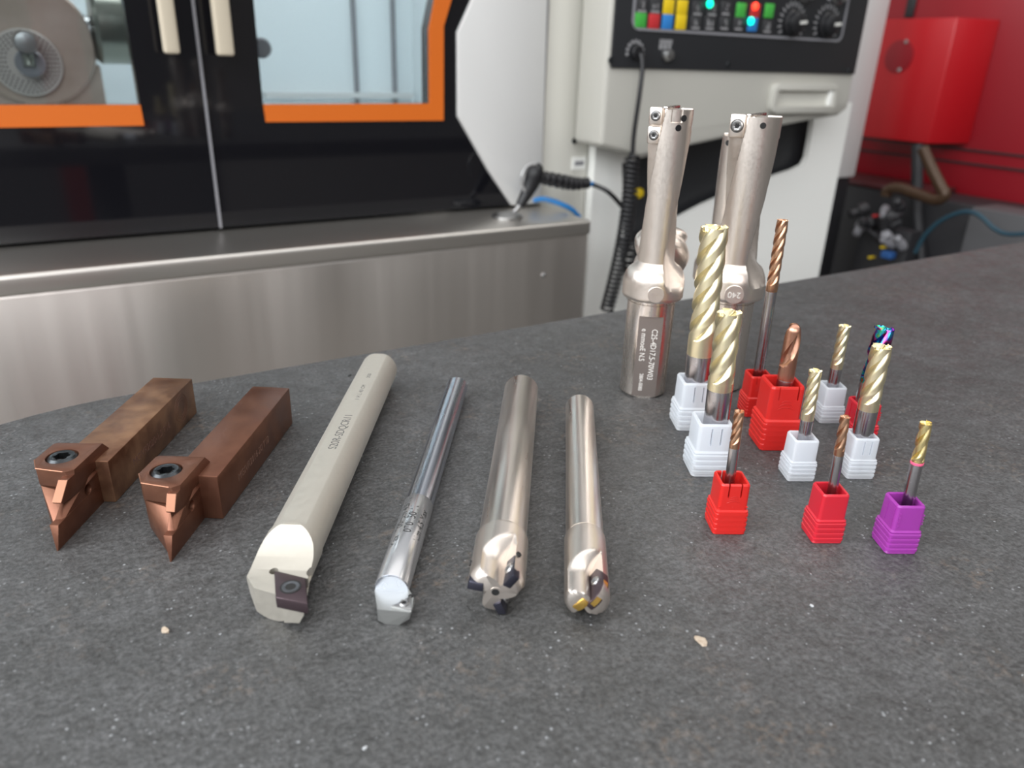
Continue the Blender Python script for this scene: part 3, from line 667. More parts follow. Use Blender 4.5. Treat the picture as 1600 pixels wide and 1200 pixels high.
# ------------------------------------------------------------------ lying round tools
def bartool(name, label, cat, x, y, deg, near, group=None):
    a = math.radians(deg); d = Vector((math.cos(a), math.sin(a), 0))
    return thing(name, label, cat, tuple(Vector((x, y, 0))+d*near), (0, 0, a-PI/2), group)
def ycyl(prof, seg=64, zc=0.0):
    return [(Vector((p[0], p[2], p[1]+zc))) for p in lathe(prof, seg)[0]], lathe(prof, seg)[1]
# thick silver boring bar
R1 = .0092
t = bartool('boring_bar', 'thick satin silver boring bar with flat and dark diamond insert', 'boring bar', .0518, .2131, 57.7, -.0332)
b = mk('shank', ycyl([(R1-.0006, 0), (R1, .0006), (R1, .0262), (R1-.0004, .0266), (R1-.0004, .176), (R1-.0010, .1771)], 72, R1), matnick, t)
b2 = mk('x', box(-.02, .02, .0264, .19, R1+.0079, R1+.02), matnick)
ramp_ = [(-.01, R1+.0009), (.0085, R1+.0009), (.012, R1+.0011), (.0165, R1+.0024), (.0205, R1+.0046), (.0250, R1+.0086), (.0258, .03), (-.01, .03)]
b3 = mk('x', ([(s*.02, p[0], p[1]) for s in (-1, 1) for p in ramp_], [list(range(8)), list(range(15, 7, -1))]+[[i, i+8, (i+1) % 8+8, (i+1) % 8] for i in range(8)]), matnick)
b4 = mk('x', hull([Vector(p)*.001 for p in ((-12, -2, -1), (-12, 9.5, -1), (-9.0, 8.4, -1), (-5.2, 3.2, -1), (-3.5, -2, -1), (-12, -2, 25), (-12, 9.5, 25), (-9.0, 8.4, 25), (-5.2, 3.2, 25), (-3.5, -2, 25))]), matnick)
b5 = mk('x', hull([Vector(p)*.001 for p in ((-5.3, 3.3, -1), (9.5, -1.5, -1), (20, -5, -1), (-5, -9, -1), (20, -9, -1), (-5.3, 3.3, 25), (9.5, -1.5, 25), (20, -5, 25), (-5, -9, 25), (20, -9, 25))]), matnick)
zi = R1*1000+.9
pock = [(-1.9, 11.6), (8.9, 8.6), (13, 8.6), (13, -6), (2.7, -1.2)]
b6 = mk('x', prism([(p[0]*.001, p[1]*.001) for p in pock], (zi-3.4)*.001, .03), matnick)
b7 = mk('x', tf(cyl(.0014, (zi-4)*.001, .03, 20), T((-.0018, .0112, 0))), matnick)
b8 = mk('x', tf(cyl(.0024, (zi-2.6)*.001, .03, 24), T((.0105, .0115, 0))), matnick)
# extra shoulder on the right carrying the insert
ex = mk('x', hull([Vector(p)*.001 for p in ((4, 12, 3.5), (8.6, 12, 6), (4, -.5, 1.0), (10.6, -2.2, 5.4), (8.9, -1.8, 2.2), (4, 12, zi), (8.7, 12, zi), (4, 0, zi), (11.2, -2.4, zi))]), matnick)
boolean(b, [b2, b3, b4, b5]); boolean(b, [ex], 'UNION'); boolean(b, [b6, b7, b8], smooth=28)
rh = [(-1.7, 11.2), (8.7, 8.3), (12.4, -3.2), (2.5, -.9)]
ins = mk('cutting_insert', join(tf(prism([(p[0]*.001, p[1]*.001) for p in rh], (zi-3.4)*.001, (zi+.45)*.001), Matrix())), insertm, t, bevel=.0003)
ins['label'] = 'dark brown diamond-shaped insert'
cx = sum(p[0] for p in rh)/4*.001; cy = sum(p[1] for p in rh)/4*.001
mk('insert_seat_ring', lathe([(.0031, 0), (.0031, .00015), (.0027, .0002)], 36), darkhole, ins, M=T((cx, cy, (zi+.44)*.001)))
sc = mk('insert_screw', screwgeo(.0028, .00035, .0003, 6, .16, .45, .1), screwgrey, ins, M=T((cx, cy, (zi+.3)*.001)), smooth=35)

mk('screw_socket', cyl(.0012, 0, .00004, 16), darkhole, t, M=T((cx, cy, (zi+.37)*.001)))
engr = mat('dark_engraving', (.13, .125, .12), .6, .3)
zf = R1+.0079
txt('S20R-SDQCR11', .0046, engr, t, basisM((.0006, .0765, zf), (0, 1, 0), (-1, 0, 0)), spacing=.98)
txt('1 H.L 40 CM', .0026, engr, t, basisM((.0005, .1215, zf), (0, 1, 0), (-1, 0, 0)), spacing=1.2)
txt('2020', .0024, engr, t, basisM((.0005, .146, zf), (0, 1, 0), (-1, 0, 0)), spacing=1.1)
# thin carbide threading bar
R2 = .0051
t = bartool('threading_bar', 'thin bright carbide bar with taped label and triangular insert', 'boring bar', .0694, .1777, 55.4, -.0116)
b = mk('shank', ycyl([(R2-.0001, -.002), (R2-.0001, .0098), (R2, .0099), (R2, .166), (R2-.0006, .1667)], 56, R2), carbY, t)
m = .001
head = mk('x', hull([Vector(p)*m for p in ((-5, 11, 1.2), (-2.2, .9, .9), (0, .4, .1), (4.2, .4, .1), (7.3, .6, 2.6), (7.7, 7, 3.2), (4, 11, 1.2), (-4.9, 10.5, R2*1000), (-5.0, 9, R2*1000), (-2.2, .8, R2*1000), (7.7, .4, R2*1000), (7.9, 1.4, R2*1000), (7.4, 7, R2*1000), (6.4, 8, R2*1000), (5.1, 11, R2*1000))]), groundhead)
cut = mk('x', box(-.02, .02, -.01, .0099, -.01, .03), carbY); 
boolean(b, [cut]); head.name = 'cutting_head'; head.parent = t
tri = [(7.9, .9), (1.6, 2.2), (6.6, 7.4)]
ins = mk('cutting_insert', prism([(p[0]*m, p[1]*m) for p in tri], R2-.0005, R2+.0006), tinface, t, bevel=.0003)
mk('insert_screw', screwgeo(.0015, .0006, .0005, 6, .16, .5, .2), tinface, ins, M=T((.0052, .0034, R2+.0006)), smooth=35)
mk('screw_socket', cyl(.00072, 0, .0001, 14), darkhole, t, M=T((.0052, .0034, R2+.0008)))
mk('relief_hole', cyl(.0008, 0, .0001, 14), darkhole, t, M=T((.0064, .0076, R2+.00005)))
tape = mat('clear_label_tape', (.52, .52, .53), .22, .75)
sl = mk('label_tape', ycyl([(R2+.0001, .0105), (R2+.00022, .0107), (R2+.00022, .0568), (R2+.0001, .057)], 48, R2), tape, t, smooth=40)
ink = mat('black_ink', (.02, .02, .02), .6)
for s, a0, y0, sz in (('Max 1700rpm 4.5 N', .55, .0255, .0036), ('070  50 N', -.10, .033, .0040), ('N.m 4.5 Max', -.85, .030, .0036)):
    RR = R2+.00024
    o = txt(s, sz, ink, t, Matrix(), name='label_print', wrapR=RR, ext=.00001)
    # wrapped text: x along the bar, bent round its axis
    o.data.transform(T((0, y0, R2)) @ Ry(-a0) @ T((0, 0, RR)) @ basisM((0, 0, 0), (0, 1, 0), (-1, 0, 0)))
# indexable end mills: a polar section swept along the axis
def polar(fn, ys, n=120, zc=0.0, sub=1.0):
    rings = []
    for y in ys:
        rings.append([(fn(2*PI*i/n, y)*math.cos(2*PI*i/n), y, zc+fn(2*PI*i/n, y)*math.sin(2*PI*i/n)) for i in range(n)])
    return sweep(rings)
def angd(a, b): return (a-b+PI) % (2*PI)-PI
t = bartool('indexable_end_mill', 'thick round silver milling cutter with three blue-black inserts', 'milling cutter', .1078, .1770, 55.35, -.0253)
RS, RHd = .0080, .0087
A0 = [math.radians(q) for q in (53, 173, 293)]
def fe(phi, y):
    r = RHd-.0003*max(0, (.0035-y)/.0035)**2*8
    if y > .0262: return RS
    if y > .0255: r = RHd-(y-.0255)*.6
    k = max(0, (y-.008)/.0135); k = k*k*(3-2*k)*.0062 if k < 1 else .02
    for a in A0:
        d = angd(phi, a)
        if 0 <= d < 1.25: rf = .0026+.0050*(d/1.25)**1.7+k+(.0025*max(0, 1-d/.10)); r = min(r, rf)
        elif -.10 < d < 0: r = min(r, RHd+k)
    return r
ys = [0, .0004, .0012, .0025, .004]+[.005+.00085*i for i in range(24)]+[.0254, .0256, .0262, .0263, .04, .15, .1508]
g = polar(lambda p, y: fe(p, y) if y < .1505 else RS-.0006, ys, 144, RHd)
bod = mk('cutter_body', (g[0], g[1]), nickel, t, smooth=38)
shk = mk('shank', ycyl([(RS+.00003, .0264), (RS+.00003, .1500), (RS-.0005, .1507)], 72, RHd), groundY, t, smooth=38)
mk('coolant_hole', tf(lathe([(.0018, -.0001), (.0017, .00012), (.0012, .00012), (.0012, -.0001)], 28, False, False), T((0, 0, RHd)) @ Rx(PI/2)), nickel, t)
mk('hole_shadow', tf(cyl(.0012, 0, .0001, 24), T((0, 0, RHd)) @ Rx(PI/2)), darkhole, t)
for i, a in enumerate(A0):
    M_ = T((0, 0, RHd)) @ Ry(-a)       # x radial, y axial, z towards the flute side (ccw)
    g = hull([Vector(p)*m for p in ((3.6, -.7, .25), (8.6, -.5, .25), (8.65, 9.6, .25), (4.6, 10.2, .25), (3.9, -.3, -2.5), (8.35, .1, -2.5), (8.4, 9.0, -2.5), (4.8, 9.6, -2.5))])
    ins = mk('cutting_insert', g, insertblue, t, M=M_, bevel=.0004); ins['label'] = 'blue-black carbide insert'
    mk('insert_screw', screwgeo(.0019, .0007, .0005, 6, .16, .45, .2), tinface, ins, M=M_ @ T((.0064, .0048, .00015)), smooth=35)
    mk('corner_relief', cyl(.0009, -.001, .0006, 16), darkhole, t, M=M_ @ T((.0086, .0104, -.0010)) @ Ry(PI/2))
t = bartool('ball_nose_cutter', 'slimmer round silver milling cutter with two gold-edged inserts', 'milling cutter', .1336, .1659, 55.2, -.0312)
RS, RHd = .0064, .0069
A1 = [math.radians(q) for q in (48, 228)]
def fg(phi, y):
    r = RHd
    if y < .0032: r = RHd-.0032+math.sqrt(max(0, .0032**2-(.0032-y)**2))
    if y > .0332: return RS
    if y > .0324: r = RHd-(y-.0324)*.6
    k = max(0, (y-.010)/.0115); k = k*k*(3-2*k)*.0060 if k < 1 else .02
    for a in A1:
        d = angd(phi, a)
        if 0 <= d < 1.75: rf = .0012+.0052*(d/1.75)**1.3+k; r = min(r, rf)
    return r
ys = [0, .0003, .0009, .0018, .0028, .004]+[.005+.0008*i for i in range(28)]+[.0322, .0326, .0332, .0333, .05, .1385, .1391]
g = polar(lambda p, y: fg(p, y) if y < .139 else RS-.0005, ys, 144, RHd)
mk('cutter_body', g, nickel, t, smooth=38)
mk('shank', ycyl([(RS+.00003, .0334), (RS+.00003, .1384), (RS-.0005, .1390)], 72, RHd), groundY, t, smooth=38)
for i, a in enumerate(A1):
    M_ = T((0, 0, RHd)) @ Ry(-a)
    n = 12; P = [(-.6, -.5)]+[(1.0+5.9*math.sin(PI/2*q/n), 5.2-5.9*math.cos(PI/2*q/n)) for q in range(n+1)]+[(6.9, 9), (4.6, 12.6), (1.6, 11.5), (-.4, 5)]
    ins = mk('cutting_insert', prism([(p[0]*m, p[1]*m) for p in P], -.0024, .0003), insertm if i == 0 else insertgold, t, M=M_, bevel=.0003)
    ins['label'] = 'grey rounded insert' if i == 0 else 'gold rounded insert'
    mk('insert_edge', prism([(p[0]*m*1.02, p[1]*m*1.0) for p in P[1:n+2]], -.0018, -.0001), insertgold, ins, M=M_)
    mk('insert_screw', screwgeo(.0016, .0007, .0005, 6, .16, .45, .2), tinface, ins, M=M_ @ T((.0040, .0068, .0002)), smooth=35)
# ------------------------------------------------------------------ standing insert drills
def phi_view(c): return math.atan2(-c.y, -c.x)
def drill(c, rs, rc, rb, ztop, zc0, label, twist, phtop, flat=True, tip2=False, ztext=None):
    t = thing('indexable_drill', label, 'drill', (c.x, c.y, 0))
    pv = phi_view(c)
    zc1 = zc0+.009; zd = zc0+.0165
    def prof(z):
        if z < zc1: return rc-.0006*max(0, (zc0+.001-z)/.001)
        if z < zd:
            u = (z-zc1)/(zd-zc1); return rb*.93+(rc-rb*.93)*math.sqrt(max(0, 1-u*u))*(1-.12*u)
        u = (z-zd)/(ztop-zd); return rb*(.93+.07*min(1, u*1.3))
    def f(phi, z):
        r = prof(z)
        if not tip2 and z > ztop-.0052:
            for s in (0, PI):
                dd = (phi-(pv+phtop+s)) % (2*PI)
                if 1.62 < dd < 2.15: r = rb*.93
        u = min(1, (ztop-z)/(ztop-zd))
        for s in (0, PI):
            a = pv+phtop+s-twist*u          # direction of the seat wall
            d = (phi-a) % (2*PI)
            k = max(0, (zc0+.030-z)/.030); k = k*k*rb*1.8
            span = 1.50+.22*u
            if 0 <= d < span:
                rf = rb*(.07/max(.02, math.sin(d))+.15/max(.02, math.sin(span-d))+.06)+k
                r = min(r, rf)
            elif k > 0 and (d < span+.35 or d > 2*PI-.5):
                e = d-span if d < PI else 2*PI-d
                r = min(r, rb*.92+k+e*rb*1.1)
        return r
    n = 180
    zs = [zc0, zc0+.001]+[zc0+.002+(zd+.012-zc0)*i/22 for i in range(23)]+[zd+.015+(ztop-zd-.016)*i/26 for i in range(27)]+[ztop]
    g = sweep([[(f(2*PI*i/n, z)*math.cos(2*PI*i/n), f(2*PI*i/n, z)*math.sin(2*PI*i/n), z) for i in range(n)] for z in sorted(zs+[ztop-.0051, ztop-.0053])])
    b = mk('drill_body', g, nickel, t, smooth=33)
    s = mk('shank', lathe([(rs-.0012, 0), (rs, .0012), (rs, zc0-.0022), (rs*.965, zc0-.002), (rs*.965, zc0)], 72), ground, t)
    if flat:
        fa = pv+.09; M_ = Rz(fa)
        cb_ = mk('x', tf(box(rs*.86, rs*1.3, -.02, .02, -.01, zc0-.0075), M_), ground); boolean(s, [cb_])
        mk('ground_flat', tf(box(rs*.858, rs*.8604, -rs*.505, rs*.505, .0008, zc0-.0078), M_), flatm, t)
        fx = rs*.8608
        if ztext:
            lt = mat('pale_laser_text', (.80, .77, .73), .6, 0)
            for s_, sz, yy, z0 in ztext:
                p = M_ @ Vector((fx, yy, z0))
                txt(s_, sz, lt, t, basisM(p, (0, 0, -1), M_.to_3x3() @ Vector((0, 1, 0))), name='laser_marking', sx=.80)
    else: s.data.shade_smooth(); s.data.set_sharp_from_angle(angle=.6)
    # label disc on the collar
    ca = pv+.12
    mk('marking_spot', tf(lathe([(rb*.42, 0), (rb*.42, .0004), (rb*.40, .0005)], 36), Rz(ca) @ T((rc-.00035, 0, zc0+.0045)) @ Ry(PI/2)), nickel, t)
    # inserts in the two seats
    for s_, q in ((0, 0), (PI, 1)):
        a = pv+phtop+s_
        M_ = Rz(a)                      # x radial; +y is towards the flute
        nn = 2 if not tip2 else 1
        for j in range(nn):
            h = .0076 if nn == 2 else .0105; z1 = ztop+.0006-j*(h+.0006)
            x0, x1_ = rb*.40, rb*1.02
            ins = mk('cutting_insert', tf(box(x0, x1_, .0002, .0022, z1-h, z1), M_), nickel, t, bevel=.0009)
            ins['label'] = 'small square insert at the drill tip'
            mm_ = M_ @ T(((x0+x1_)/2, .0021, z1-h/2)) @ Rx(-PI/2)
            mk('insert_screw', screwgeo(.0019 if nn == 2 else .0026, .0007, .0005, 6, .16, .45, .2), tinface, ins, M=mm_, smooth=35)
            mk('seat_ring', lathe([(.0022 if nn == 2 else .0030, 0), (.0022 if nn == 2 else .0030, .0002), (.0019, .0003)], 24), blacksteel, ins, M=mm_ @ T((0, 0, -.0001)))
    hole_a = pv+phtop+1.50+(.62 if not tip2 else .42)
    for da, dz in (((.12, .0034), (-.12, .0074)) if not tip2 else ((0, .0034),)):
        mk('screw_hole', tf(cyl(.0014, 0, .0004, 20), Rz(hole_a+da) @ T((rb-.0003, 0, ztop-dz)) @ Ry(PI/2)), darkhole if dz < .005 else blacksteel, t)
    for s_ in (0, PI):
        for da in ((1.36,) if not tip2 else (1.30, 1.52)):
            mk('seat_edge', tf(box(rb*.62, rb*.985, -.0006, .0006, ztop-.0125, ztop+.0002), Rz(pv+phtop+s_+da)), ground, t, bevel=.0003)
    mk('tip_lip', tf(box(-rb*.97, rb*.97, -.0010, .0010, ztop-.0002, ztop+.0012), Rz(pv+phtop+1.3)), ground, t, bevel=.0004)
    return t
cD1 = onz(1003, 609); cD2 = onz(1120, 600); cD3 = onz(1108, 552); cM4 = onz(1013, 580)
drill(cD1, .0115, .0147, .0094, .1365, .0505, 'front left standing insert drill with engraved flat shank and twin tip screws', math.radians(74), math.radians(-92),
      ztext=[('C25-4D17.5-70W03', .0040, .0022, .0365), ('e mmoeE N.S', .0038, -.0028, .0365), ('2804-0080', .0027, -.0020, .0130)])
t2 = drill(cD2, .0122, .0158, .0112, .1340, .0490, 'right standing insert drill marked 240, one large insert screw', math.radians(66), math.radians(-93), tip2=True)
pv = phi_view(cD2); lt2 = mat('pale_engraving', (.75, .72, .68), .5)
txt('240', .0042, lt2, t2, Rz(pv+.12) @ T((.0158+.0003, 0, .0535)) @ basisM((0, 0, 0), (0, -1, 0), (0, 0, -1)), name='engraved_text', align='CENTER')
drill(cD3, .0112, .0150, .0088, .1215, .0440, 'third insert drill half hidden behind the drill marked 240', math.radians(75), math.radians(-150), flat=False, tip2=True)
# lobed cutter behind the left drill
t = thing('lobed_milling_cutter', 'short milling cutter with rounded lobes behind the left drill', 'milling cutter', (cM4.x, cM4.y, 0))
pv = phi_view(cM4)
def fl4(phi, z):
    zb_ = .052; zt4 = .0795
    base = .0128
    u = (z-zb_)/(zt4-zb_)
    v = .0022*abs(math.sin(3.0*(phi-pv)*.5+u*5.4))
    r = base-.0020+v*1.5
    if u < .12: r *= math.sqrt(1-((.12-u)/.12)**2*.6)
    if u > .72: r *= math.sqrt(max(.02, 1-((u-.72)/.29)**2))
    return r
zs = [.052+.0275*i/36 for i in range(37)]
mk('cutter_body', sweep([[(fl4(2*PI*i/96, z)*math.cos(2*PI*i/96), fl4(2*PI*i/96, z)*math.sin(2*PI*i/96), z) for i in range(96)] for z in zs]), nickel, t, smooth=40)
mk('shank', lathe([(.0085, 0), (.0095, .001), (.0095, .052)], 48), ground, t, smooth=40)
# ------------------------------------------------------------------ holder boxes and end mills
HD = math.radians(-28.3); XD = Vector((math.cos(HD), math.sin(HD), 0)); BD = Vector((-math.sin(HD), math.cos(HD), 0))
def rsq(hx, hy, r, z, n=8):
    P = []
    for cx, cy, s in ((-hx+r, -hy+r, 180), (hx-r, -hy+r, 270), (hx-r, hy-r, 0), (-hx+r, hy-r, 90)):
        for i in range(n): a = math.radians(s+i*90/(n-1)); P.append((cx+r*math.cos(a), cy+r*math.sin(a), z))
    return P
def toolbox(c, W, H, m_, label, group, style):
    t = thing('plastic_tool_box', label, 'tool box', (c.x, c.y, 0), (0, 0, HD+random.uniform(-.02, .02)), group)
    h = W/2; hu = h*.86; zl = H*.46; cr = h*.20
    nr = 4 if style != 'plain' else 5
    rings = [rsq(h*.93, h*.93, cr, 0), rsq(h*.97, h*.97, cr, H*.015)]
    z = H*.05
    step = (zl-z)/nr
    for i in range(nr):
        a, b_, c_, d_ = z+i*step, z+(i+.12)*step, z+(i+.60)*step, z+(i+.72)*step
        ho, hi = h, h*(.935 if style != 'plain' else .95)
        fy_o, fy_i = (h, hi) if style not in ('plain', 'slit') else (h*.97, h*.97)
        rings += [rsq(hi, fy_i, cr, a), rsq(ho, fy_o, cr, b_), rsq(ho, fy_o, cr, c_), rsq(hi, fy_i, cr, d_)]
    rings += [rsq(h*.97, h*.97, cr, zl), rsq(h*.965, h*.965, cr, zl+H*.01), rsq(hu+.0001, hu+.0001, cr, zl+H*.035)]
    rings += [rsq(hu, hu, cr, H*.97), rsq(hu-.0003, hu-.0003, cr, H)]
    wt = W*.085; ci = hu-wt
    rings += [rsq(ci+.0002, ci+.0002, cr*.6, H), rsq(ci, ci, cr*.6, H*.985), rsq(ci*.96, ci*.96, cr*.6, .0022)]
    b = mk('box_body', sweep(rings), m_, t)
    cuts = []
    if style in ('slit', 'white'):
        z0, z1 = (H*.74, H*1.02) if style == 'slit' else (H*.60, H*.93)
        for sx in (-.42, .42) if style == 'slit' else (-.22, .36):
            w_ = W*.022
            cuts.append(mk('x', box(sx*hu-w_, sx*hu+w_, -hu-.001, -ci+.0006, z0, z1), m_))
            if style == 'slit': cuts.append(mk('x', box(sx*hu-w_, sx*hu+w_, ci-.0006, hu+.001, z0, z1), m_))
    if style == 'plain':
        cuts.append(mk('x', box(.62*hu-W*.018, .62*hu+W*.018, -hu-.001, -ci+.0006, H*.80, H*1.02), m_))
        cuts.append(mk('x', box(-.50*hu-W*.010, -.50*hu+W*.010, -hu-.001, -hu+.0005, H*.80, H*1.0), m_))
    if cuts: boolean(b, cuts, smooth=18)
    else: b.data.shade_smooth(); b.data.set_sharp_from_angle(angle=math.radians(18))
    if style in ('slit', 'plain'):
        for j in range(3):
            r_ = W*(.10+.035*j); zc = H*(.60+.06*(2-j)) if style == 'slit' else H*(.62+.065*(2-j))
            pts = [(r_*1.3*math.sin(a_), -hu-.00003, zc+r_*.7*math.cos(a_)) for a_ in [math.radians(-62+124*q/10) for q in range(11)]]
            mk('moulded_arc', tube(pts, W*.010, 6), m_, t, smooth=60)
        mk('moulded_dot', tf(lathe([(W*.022, 0), (W*.015, W*.012)], 12), T((0, -hu, H*.555)) @ Rx(PI/2)), m_, t)
        if style == 'slit':
            for sx in (-1, 1): mk('moulded_lug', box(sx*hu*.93-W*.03, sx*hu*.93+W*.03, -hu-.0004, -hu+.0002, H*.545, H*.575), m_, t, bevel=.0002)
    if style == 'purple':
        g = []
        for j in range(4):
            g.append(box(-hu-.0001+W*.10, -hu-.0001+W*.15, -hu-.00035, -hu+.0001, H*(.56+j*.085), H*(.60+j*.085)))
        for j in range(2): mk('snap_window', box(-hu-.00025, -hu+.0002, hu*(-.75+j*.9), hu*(-.70+j*.9), H*.56, H*.93), m_, t)
        mk('raised_mark', join(*g), m_, t)
        mk('side_notch', join(*[box(hu-.0002, hu+.0005, -hu+.0005, -hu+.0012, H*(.60+j*.06), H*(.625+j*.06)) for j in range(4)]), m_, t)
    return t
def flute(R, z0, z1, nfl, helix, core, crown=.16, ball=False, run=1.0, q=None):
    """fluted end: blank from z0, flutes up to z1"""
    ns = 20 if nfl > 2 else 30
    ts = [0, .012, .03, .055, .085, .12, .16, .20, .25, .30, .35, .40, .45, .50, .55, .60, .66, .72, .78, .84, .90, .95, .985] if nfl > 2 else [0, .01, .03, .07, .12, .18, .25, .32, .38, .44, .49, .53, .57, .62, .7, .78, .86, .94, .99]
    def rad(t_):
        if t_ < .12: e = t_/.12; return 1-(1-core)*math.sin(e*PI/2)
        if t_ < .66: e = (t_-.12)/.54; return core+(.955-core)*math.sin(e*PI/2)**1.25
        return .955+.045*(t_-.66)/.34
    if nfl == 2:
        def rad(t_):
            if t_ < .08: return 1-(1-core)*math.sin(t_/.08*PI/2)
            if t_ < .30: return core
            if t_ < .50: e = (t_-.30)/.20; return core+(.96-core)*(e*e*(3-2*e))
            return .96+.04*(t_-.5)/.5
    L = z1-z0; tw = math.tan(math.radians(helix))/R; nz_ = int(max(40, L/(R*.075)))
    rings = []
    runl = R*1.5*run
    for k in range(nz_+1):
        z = z0+L*k/nz_; kk = min(1, (z-z0)/runl); kk = kk**.6
        ring = []
        for f_ in range(nfl):
            for t_ in ts:
                a = 2*PI*(f_+t_)/nfl+(z-z0)*tw
                rr = rad(t_); rr = 1-(1-rr)*kk if kk < 1 else rr
                if kk < 1: rr = min(1, core+(1-core)*((1-kk)**1.5)*1.0+(rad(t_)-core)) if rad(t_) < .98 else 1
                r = R*rr
                zz = z
                if ball:
                    h_ = (z1-z)/R
                    if h_ < 1: r *= math.sqrt(max(.0006, 1-(1-h_)**2))
                elif k == nz_: zz = z-crown*R*min(1, (t_ if t_ > .1 else 1.0 if t_ > .02 else 0.0)*1.0 if t_ < .96 else 0)
                ring.append((r*math.cos(a), r*math.sin(a), zz))
        rings.append(ring)
    if not ball:
        a0 = L*tw
        for s_, dz in ((.55, .22), (.12, .42)):
            rings.append([(p[0]*s_, p[1]*s_, z1-R*dz+(p[2]-z1)*.8) for p in rings[nz_]])
    return sweep(rings)
def endmill(c, R, ztop, zgold, zrun, nfl, helix, mt, label, lean=0, shift=0, base=.0025, Rs=None, shank=carb, core=.66, ball=False, ring=None, name='end_mill', group=None, crown=.30, rot=0.0, run=1.0, neck=None):
    Rs = Rs or R
    pos = c+XD*shift
    # lean is the sideways slope towards the right of the photograph
    ax = BD
    t = thing(name, label, 'end mill', (pos.x, pos.y, base), (0, 0, 0), group)
    Mr = Matrix.Rotation(math.atan(lean), 4, Vector((-math.sin(th-PI/2+PI/2), 0, 0))) if False else Matrix.Rotation(math.atan(lean), 4, Vector((BD.x, BD.y, 0)))
    t.rotation_euler = Mr.to_euler()
    zt = ztop-base; zg = zgold-base; zr = zrun-base
    mk('shank', lathe([(Rs-.0003, 0), (Rs, .0004), (Rs, zg-.0002), (Rs-.00005, zg)], 48), shank, t, smooth=40)
    if neck: mk('neck', lathe([(Rs*1.0, zg), (neck, zg+.002), (neck, zr)], 40), mt, t, smooth=40)
    g = flute(R, zr, zt, nfl, helix, core, crown, ball, run)
    top = mk('cutting_head', g, mt, t, M=Rz(rot), smooth=32)
    if not neck: mk('coated_neck', lathe([(Rs+.00002, zg), (R+.00002, zg+.0003), (R+.00002, zr+.0001)], 48), mt, t, smooth=40)
    if ring: mk('colour_ring', lathe([(Rs+.00008, zg-.0009), (Rs+.00012, zg-.0008), (Rs+.00012, zg-.0001), (Rs+.00006, zg)], 40), ring, t)
    return t
def ctr(fl, W): return onz(*fl)+XD*W*.0005+BD*W*.0005
cA, cB, cC, cDd, cE, cF, cG, cH, cI, cJ, cK = (ctr((1057, 674), 16), ctr((1080, 746), 16), ctr((1163, 652), 12), ctr((1187, 705), 17), ctr((1280, 662), 11.5), ctr((1230, 753), 11.5), ctr((1323, 749), 11.5), ctr((1327, 695), 12.5), ctr((1113.8, 836), 12), ctr((1269, 850), 11), ctr((1384, 866), 11))
gw = 'translucent white tool boxes'; gr_ = 'red tool boxes'
toolbox(cA, .0160, .0232, whitep, 'large white translucent box under the tallest gold end mill', gw, 'white')
toolbox(cB, .0160, .0232, whitep, 'large white translucent box nearest the viewer, behind the small red box', gw, 'white')
toolbox(cC, .0122, .0206, redp, 'red box holding the long slim bronze end mill at the back', gr_, 'plain')
toolbox(cDd, .0172, .0300, redp, 'largest red box, holding the copper ball-nose mill', gr_, 'plain')
toolbox(cE, .0115, .0180, whitep, 'small white box farthest back, behind the other white boxes', gw, 'whiteplain')
toolbox(cF, .0115, .0182, whitep, 'small white box in front of the largest red box', gw, 'whiteplain')
toolbox(cG, .0118, .0182, whitep, 'small white box holding the gold mill with a thick dark shank', gw, 'white')
toolbox(cH, .0125, .0190, redp2, 'red box mostly hidden behind a white box at the right', gr_, 'purple')
toolbox(cI, .0122, .0203, redp, 'small red box at the front left of the boxes, two slits on top', gr_, 'slit')
toolbox(cJ, .0112, .0196, redp2, 'cherry red ribbed box between the small red and the purple one', gr_, 'ribbed')
toolbox(cK, .0115, .0190, purp, 'purple ribbed tool box at the right front', None, 'purple')
gm = 'pale gold end mills'; cm_ = 'copper coloured end mills'
def LS(zlo, dlo, zhi, dhi, ppm):      # pixel offsets at two heights -> lean and base shift
    s = (dhi-dlo)/ppm/(zhi-zlo); return dict(lean=s*.9, shift=(dlo/ppm-s*(zlo-2.5))*.001)
endmill(cA, .0060, .0928, .0351, .0425, 4, 43, gold, 'largest gold end mill, standing left in a white box before the 240 drill', group=gm, **LS(20, 3.9, 92, -2.9, 3.4))
endmill(cB, .0050, .0686, .0362, .0395, 4, 38, gold, 'medium gold end mill in the nearest large white box', group=gm, **LS(22, 6.2, 68, 1.0, 3.9))
endmill(cC, .0026, .0935, .0610, .0640, 4, 36, bronze, 'long slim bronze end mill with a tall bright shank', group=cm_, Rs=.0025, core=.66, crown=.1, **LS(20, -1, 93, -4.4, 3.3))
endmill(cDd, .0035, .0563, .0310, .0370, 2, 26, copper, 'copper ball-nose end mill in the largest red box', group=cm_, core=.50, ball=True, rot=-1.0, run=1.3, **LS(28, 3.3, 56, 1.6, 3.6))
endmill(cE, .0027, .0474, .0263, .0285, 4, 38, gold, 'small gold end mill in the farthest white box', group=gm, **LS(17, -.5, 47, -1.8, 3.4))
endmill(cF, .0025, .0470, .0256, .0285, 4, 38, gold, 'small gold end mill in the white box before the largest red box', group=gm, **LS(16, 1.3, 47, -2.5, 4))
endmill(cG, .0040, .0566, .0294, .0325, 4, 38, gold, 'gold end mill with a thick dark shank at the right', group=gm, **LS(16, -1.3, 56, -3.7, 3.9))
endmill(cH, .0043, .0535, .0280, .0300, 3, 36, rainbow, 'rainbow coated end mill hidden behind a gold one, only its tip showing', core=.5, **LS(16, 0, 52, 3.5, 3.6))
endmill(cI, .0018, .0465, .0324, .0340, 4, 36, bronze, 'small copper end mill in the front left red box', group=cm_, **LS(19, -3.4, 46, -6.4, 4.5))
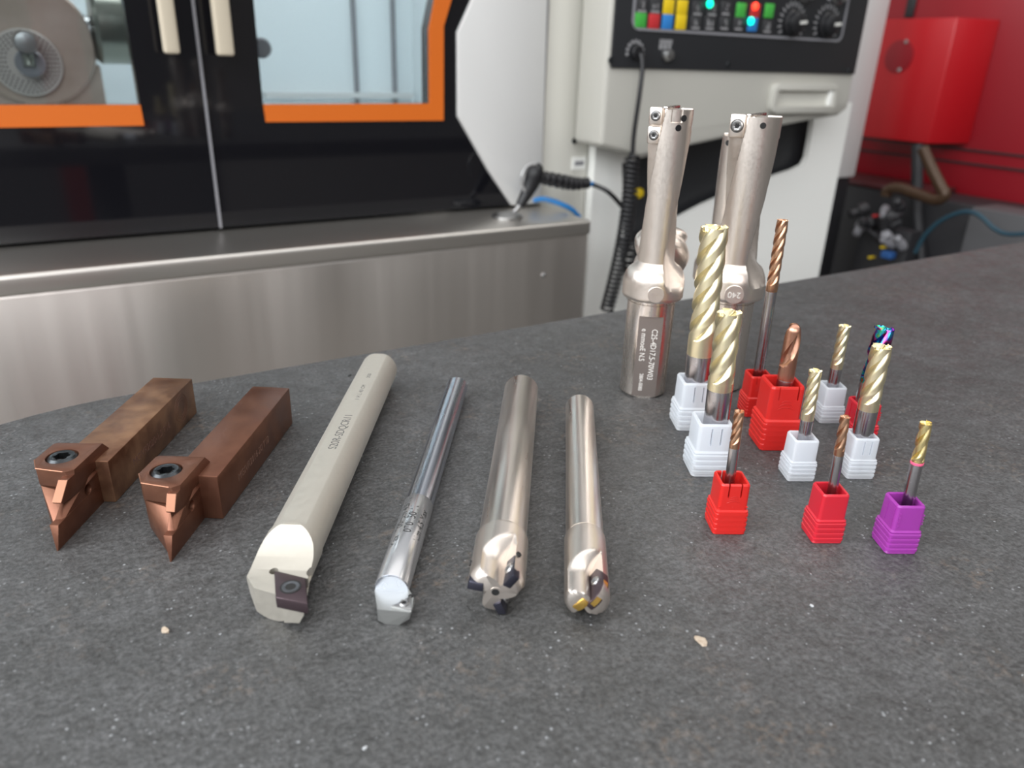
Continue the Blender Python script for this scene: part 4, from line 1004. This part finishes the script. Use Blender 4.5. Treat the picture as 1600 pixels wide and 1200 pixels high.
endmill(cJ, .0017, .0478, .0330, .0350, 3, 34, bronze, 'small copper end mill in the ribbed cherry red box', group=cm_, core=.55, **LS(18, 2.1, 47, -4.9, 4.5))
endmill(cK, .0020, .0486, .0340, .0345, 3, 34, gold2, 'yellow gold end mill with a pink ring in the purple box', ring=pinkm, core=.52, **LS(16, 4.8, 48, -1.1, 4.5))
# ------------------------------------------------------------------ crumbs on the table
def chip(px, py, s, m_, label, h=.0006):
    c = onz(px, py, 0); r = random.Random(int(px))
    P = [Vector((s*(.6+.5*r.random())*math.cos(a), s*.6*(.6+.5*r.random())*math.sin(a), zz)) for a in [i*PI/4 for i in range(8)] for zz in (0, h*(.5+.5*r.random()))]
    o = mk('flake_or_hole_dot', hull(P), m_, M=T(c) @ Rz(r.random()*3)); tag(o, label, 'flake'); return o
flake = mat('tan_flake', (.40, .31, .23), .7, col2=(.5, .42, .33), scale=800)
chip(1095, 1002, .0026, flake, 'larger tan flake lying on the table at the right foreground')
chip(258, 986, .0016, flake, 'smaller tan flake lying on the table at the left foreground', .0008)
chip(570, 1170, .0007, mat('pale_flake', (.6, .62, .64), .5), 'tiny pale flake near the bottom edge of the table')
chip(1268, 947, .0008, mat('grey_flake', (.45, .46, .47), .5), 'tiny grey flake in front of the cherry red box')
chip(546, 587, .0016, darkhole, 'black dot standing in for a small table hole left of the thick boring bar', .0003)  # flat dark dot put in place of a small recess, not a flake
r = random.Random(11); G = []
for i in range(420):
    px = r.uniform(0, 1600); py = r.uniform(430, 1195)
    c = onz(px, py, 0)
    if c.y > YE-.004 or c.x < -.1 and c.y > .2: continue
    s = r.uniform(.00010, .00024)*(.7+1.2*r.random()**4)
    P = [Vector((s*r.uniform(.5, 1.6)*math.cos(a), s*r.uniform(.4, 1)*math.sin(a), zz)) for a in (0, 1.6, 3.1, 4.6) for zz in (0, s*.6)]
    G.append(tf(hull(P), T(c) @ Rz(r.random()*6)))
o = mk('metal_dust', join(*G), mat('bright_dust', (.40, .41, .42), .4, .5)); tag(o, 'scattered tiny bright metal chips over the steel table', 'metal dust', kind='stuff')
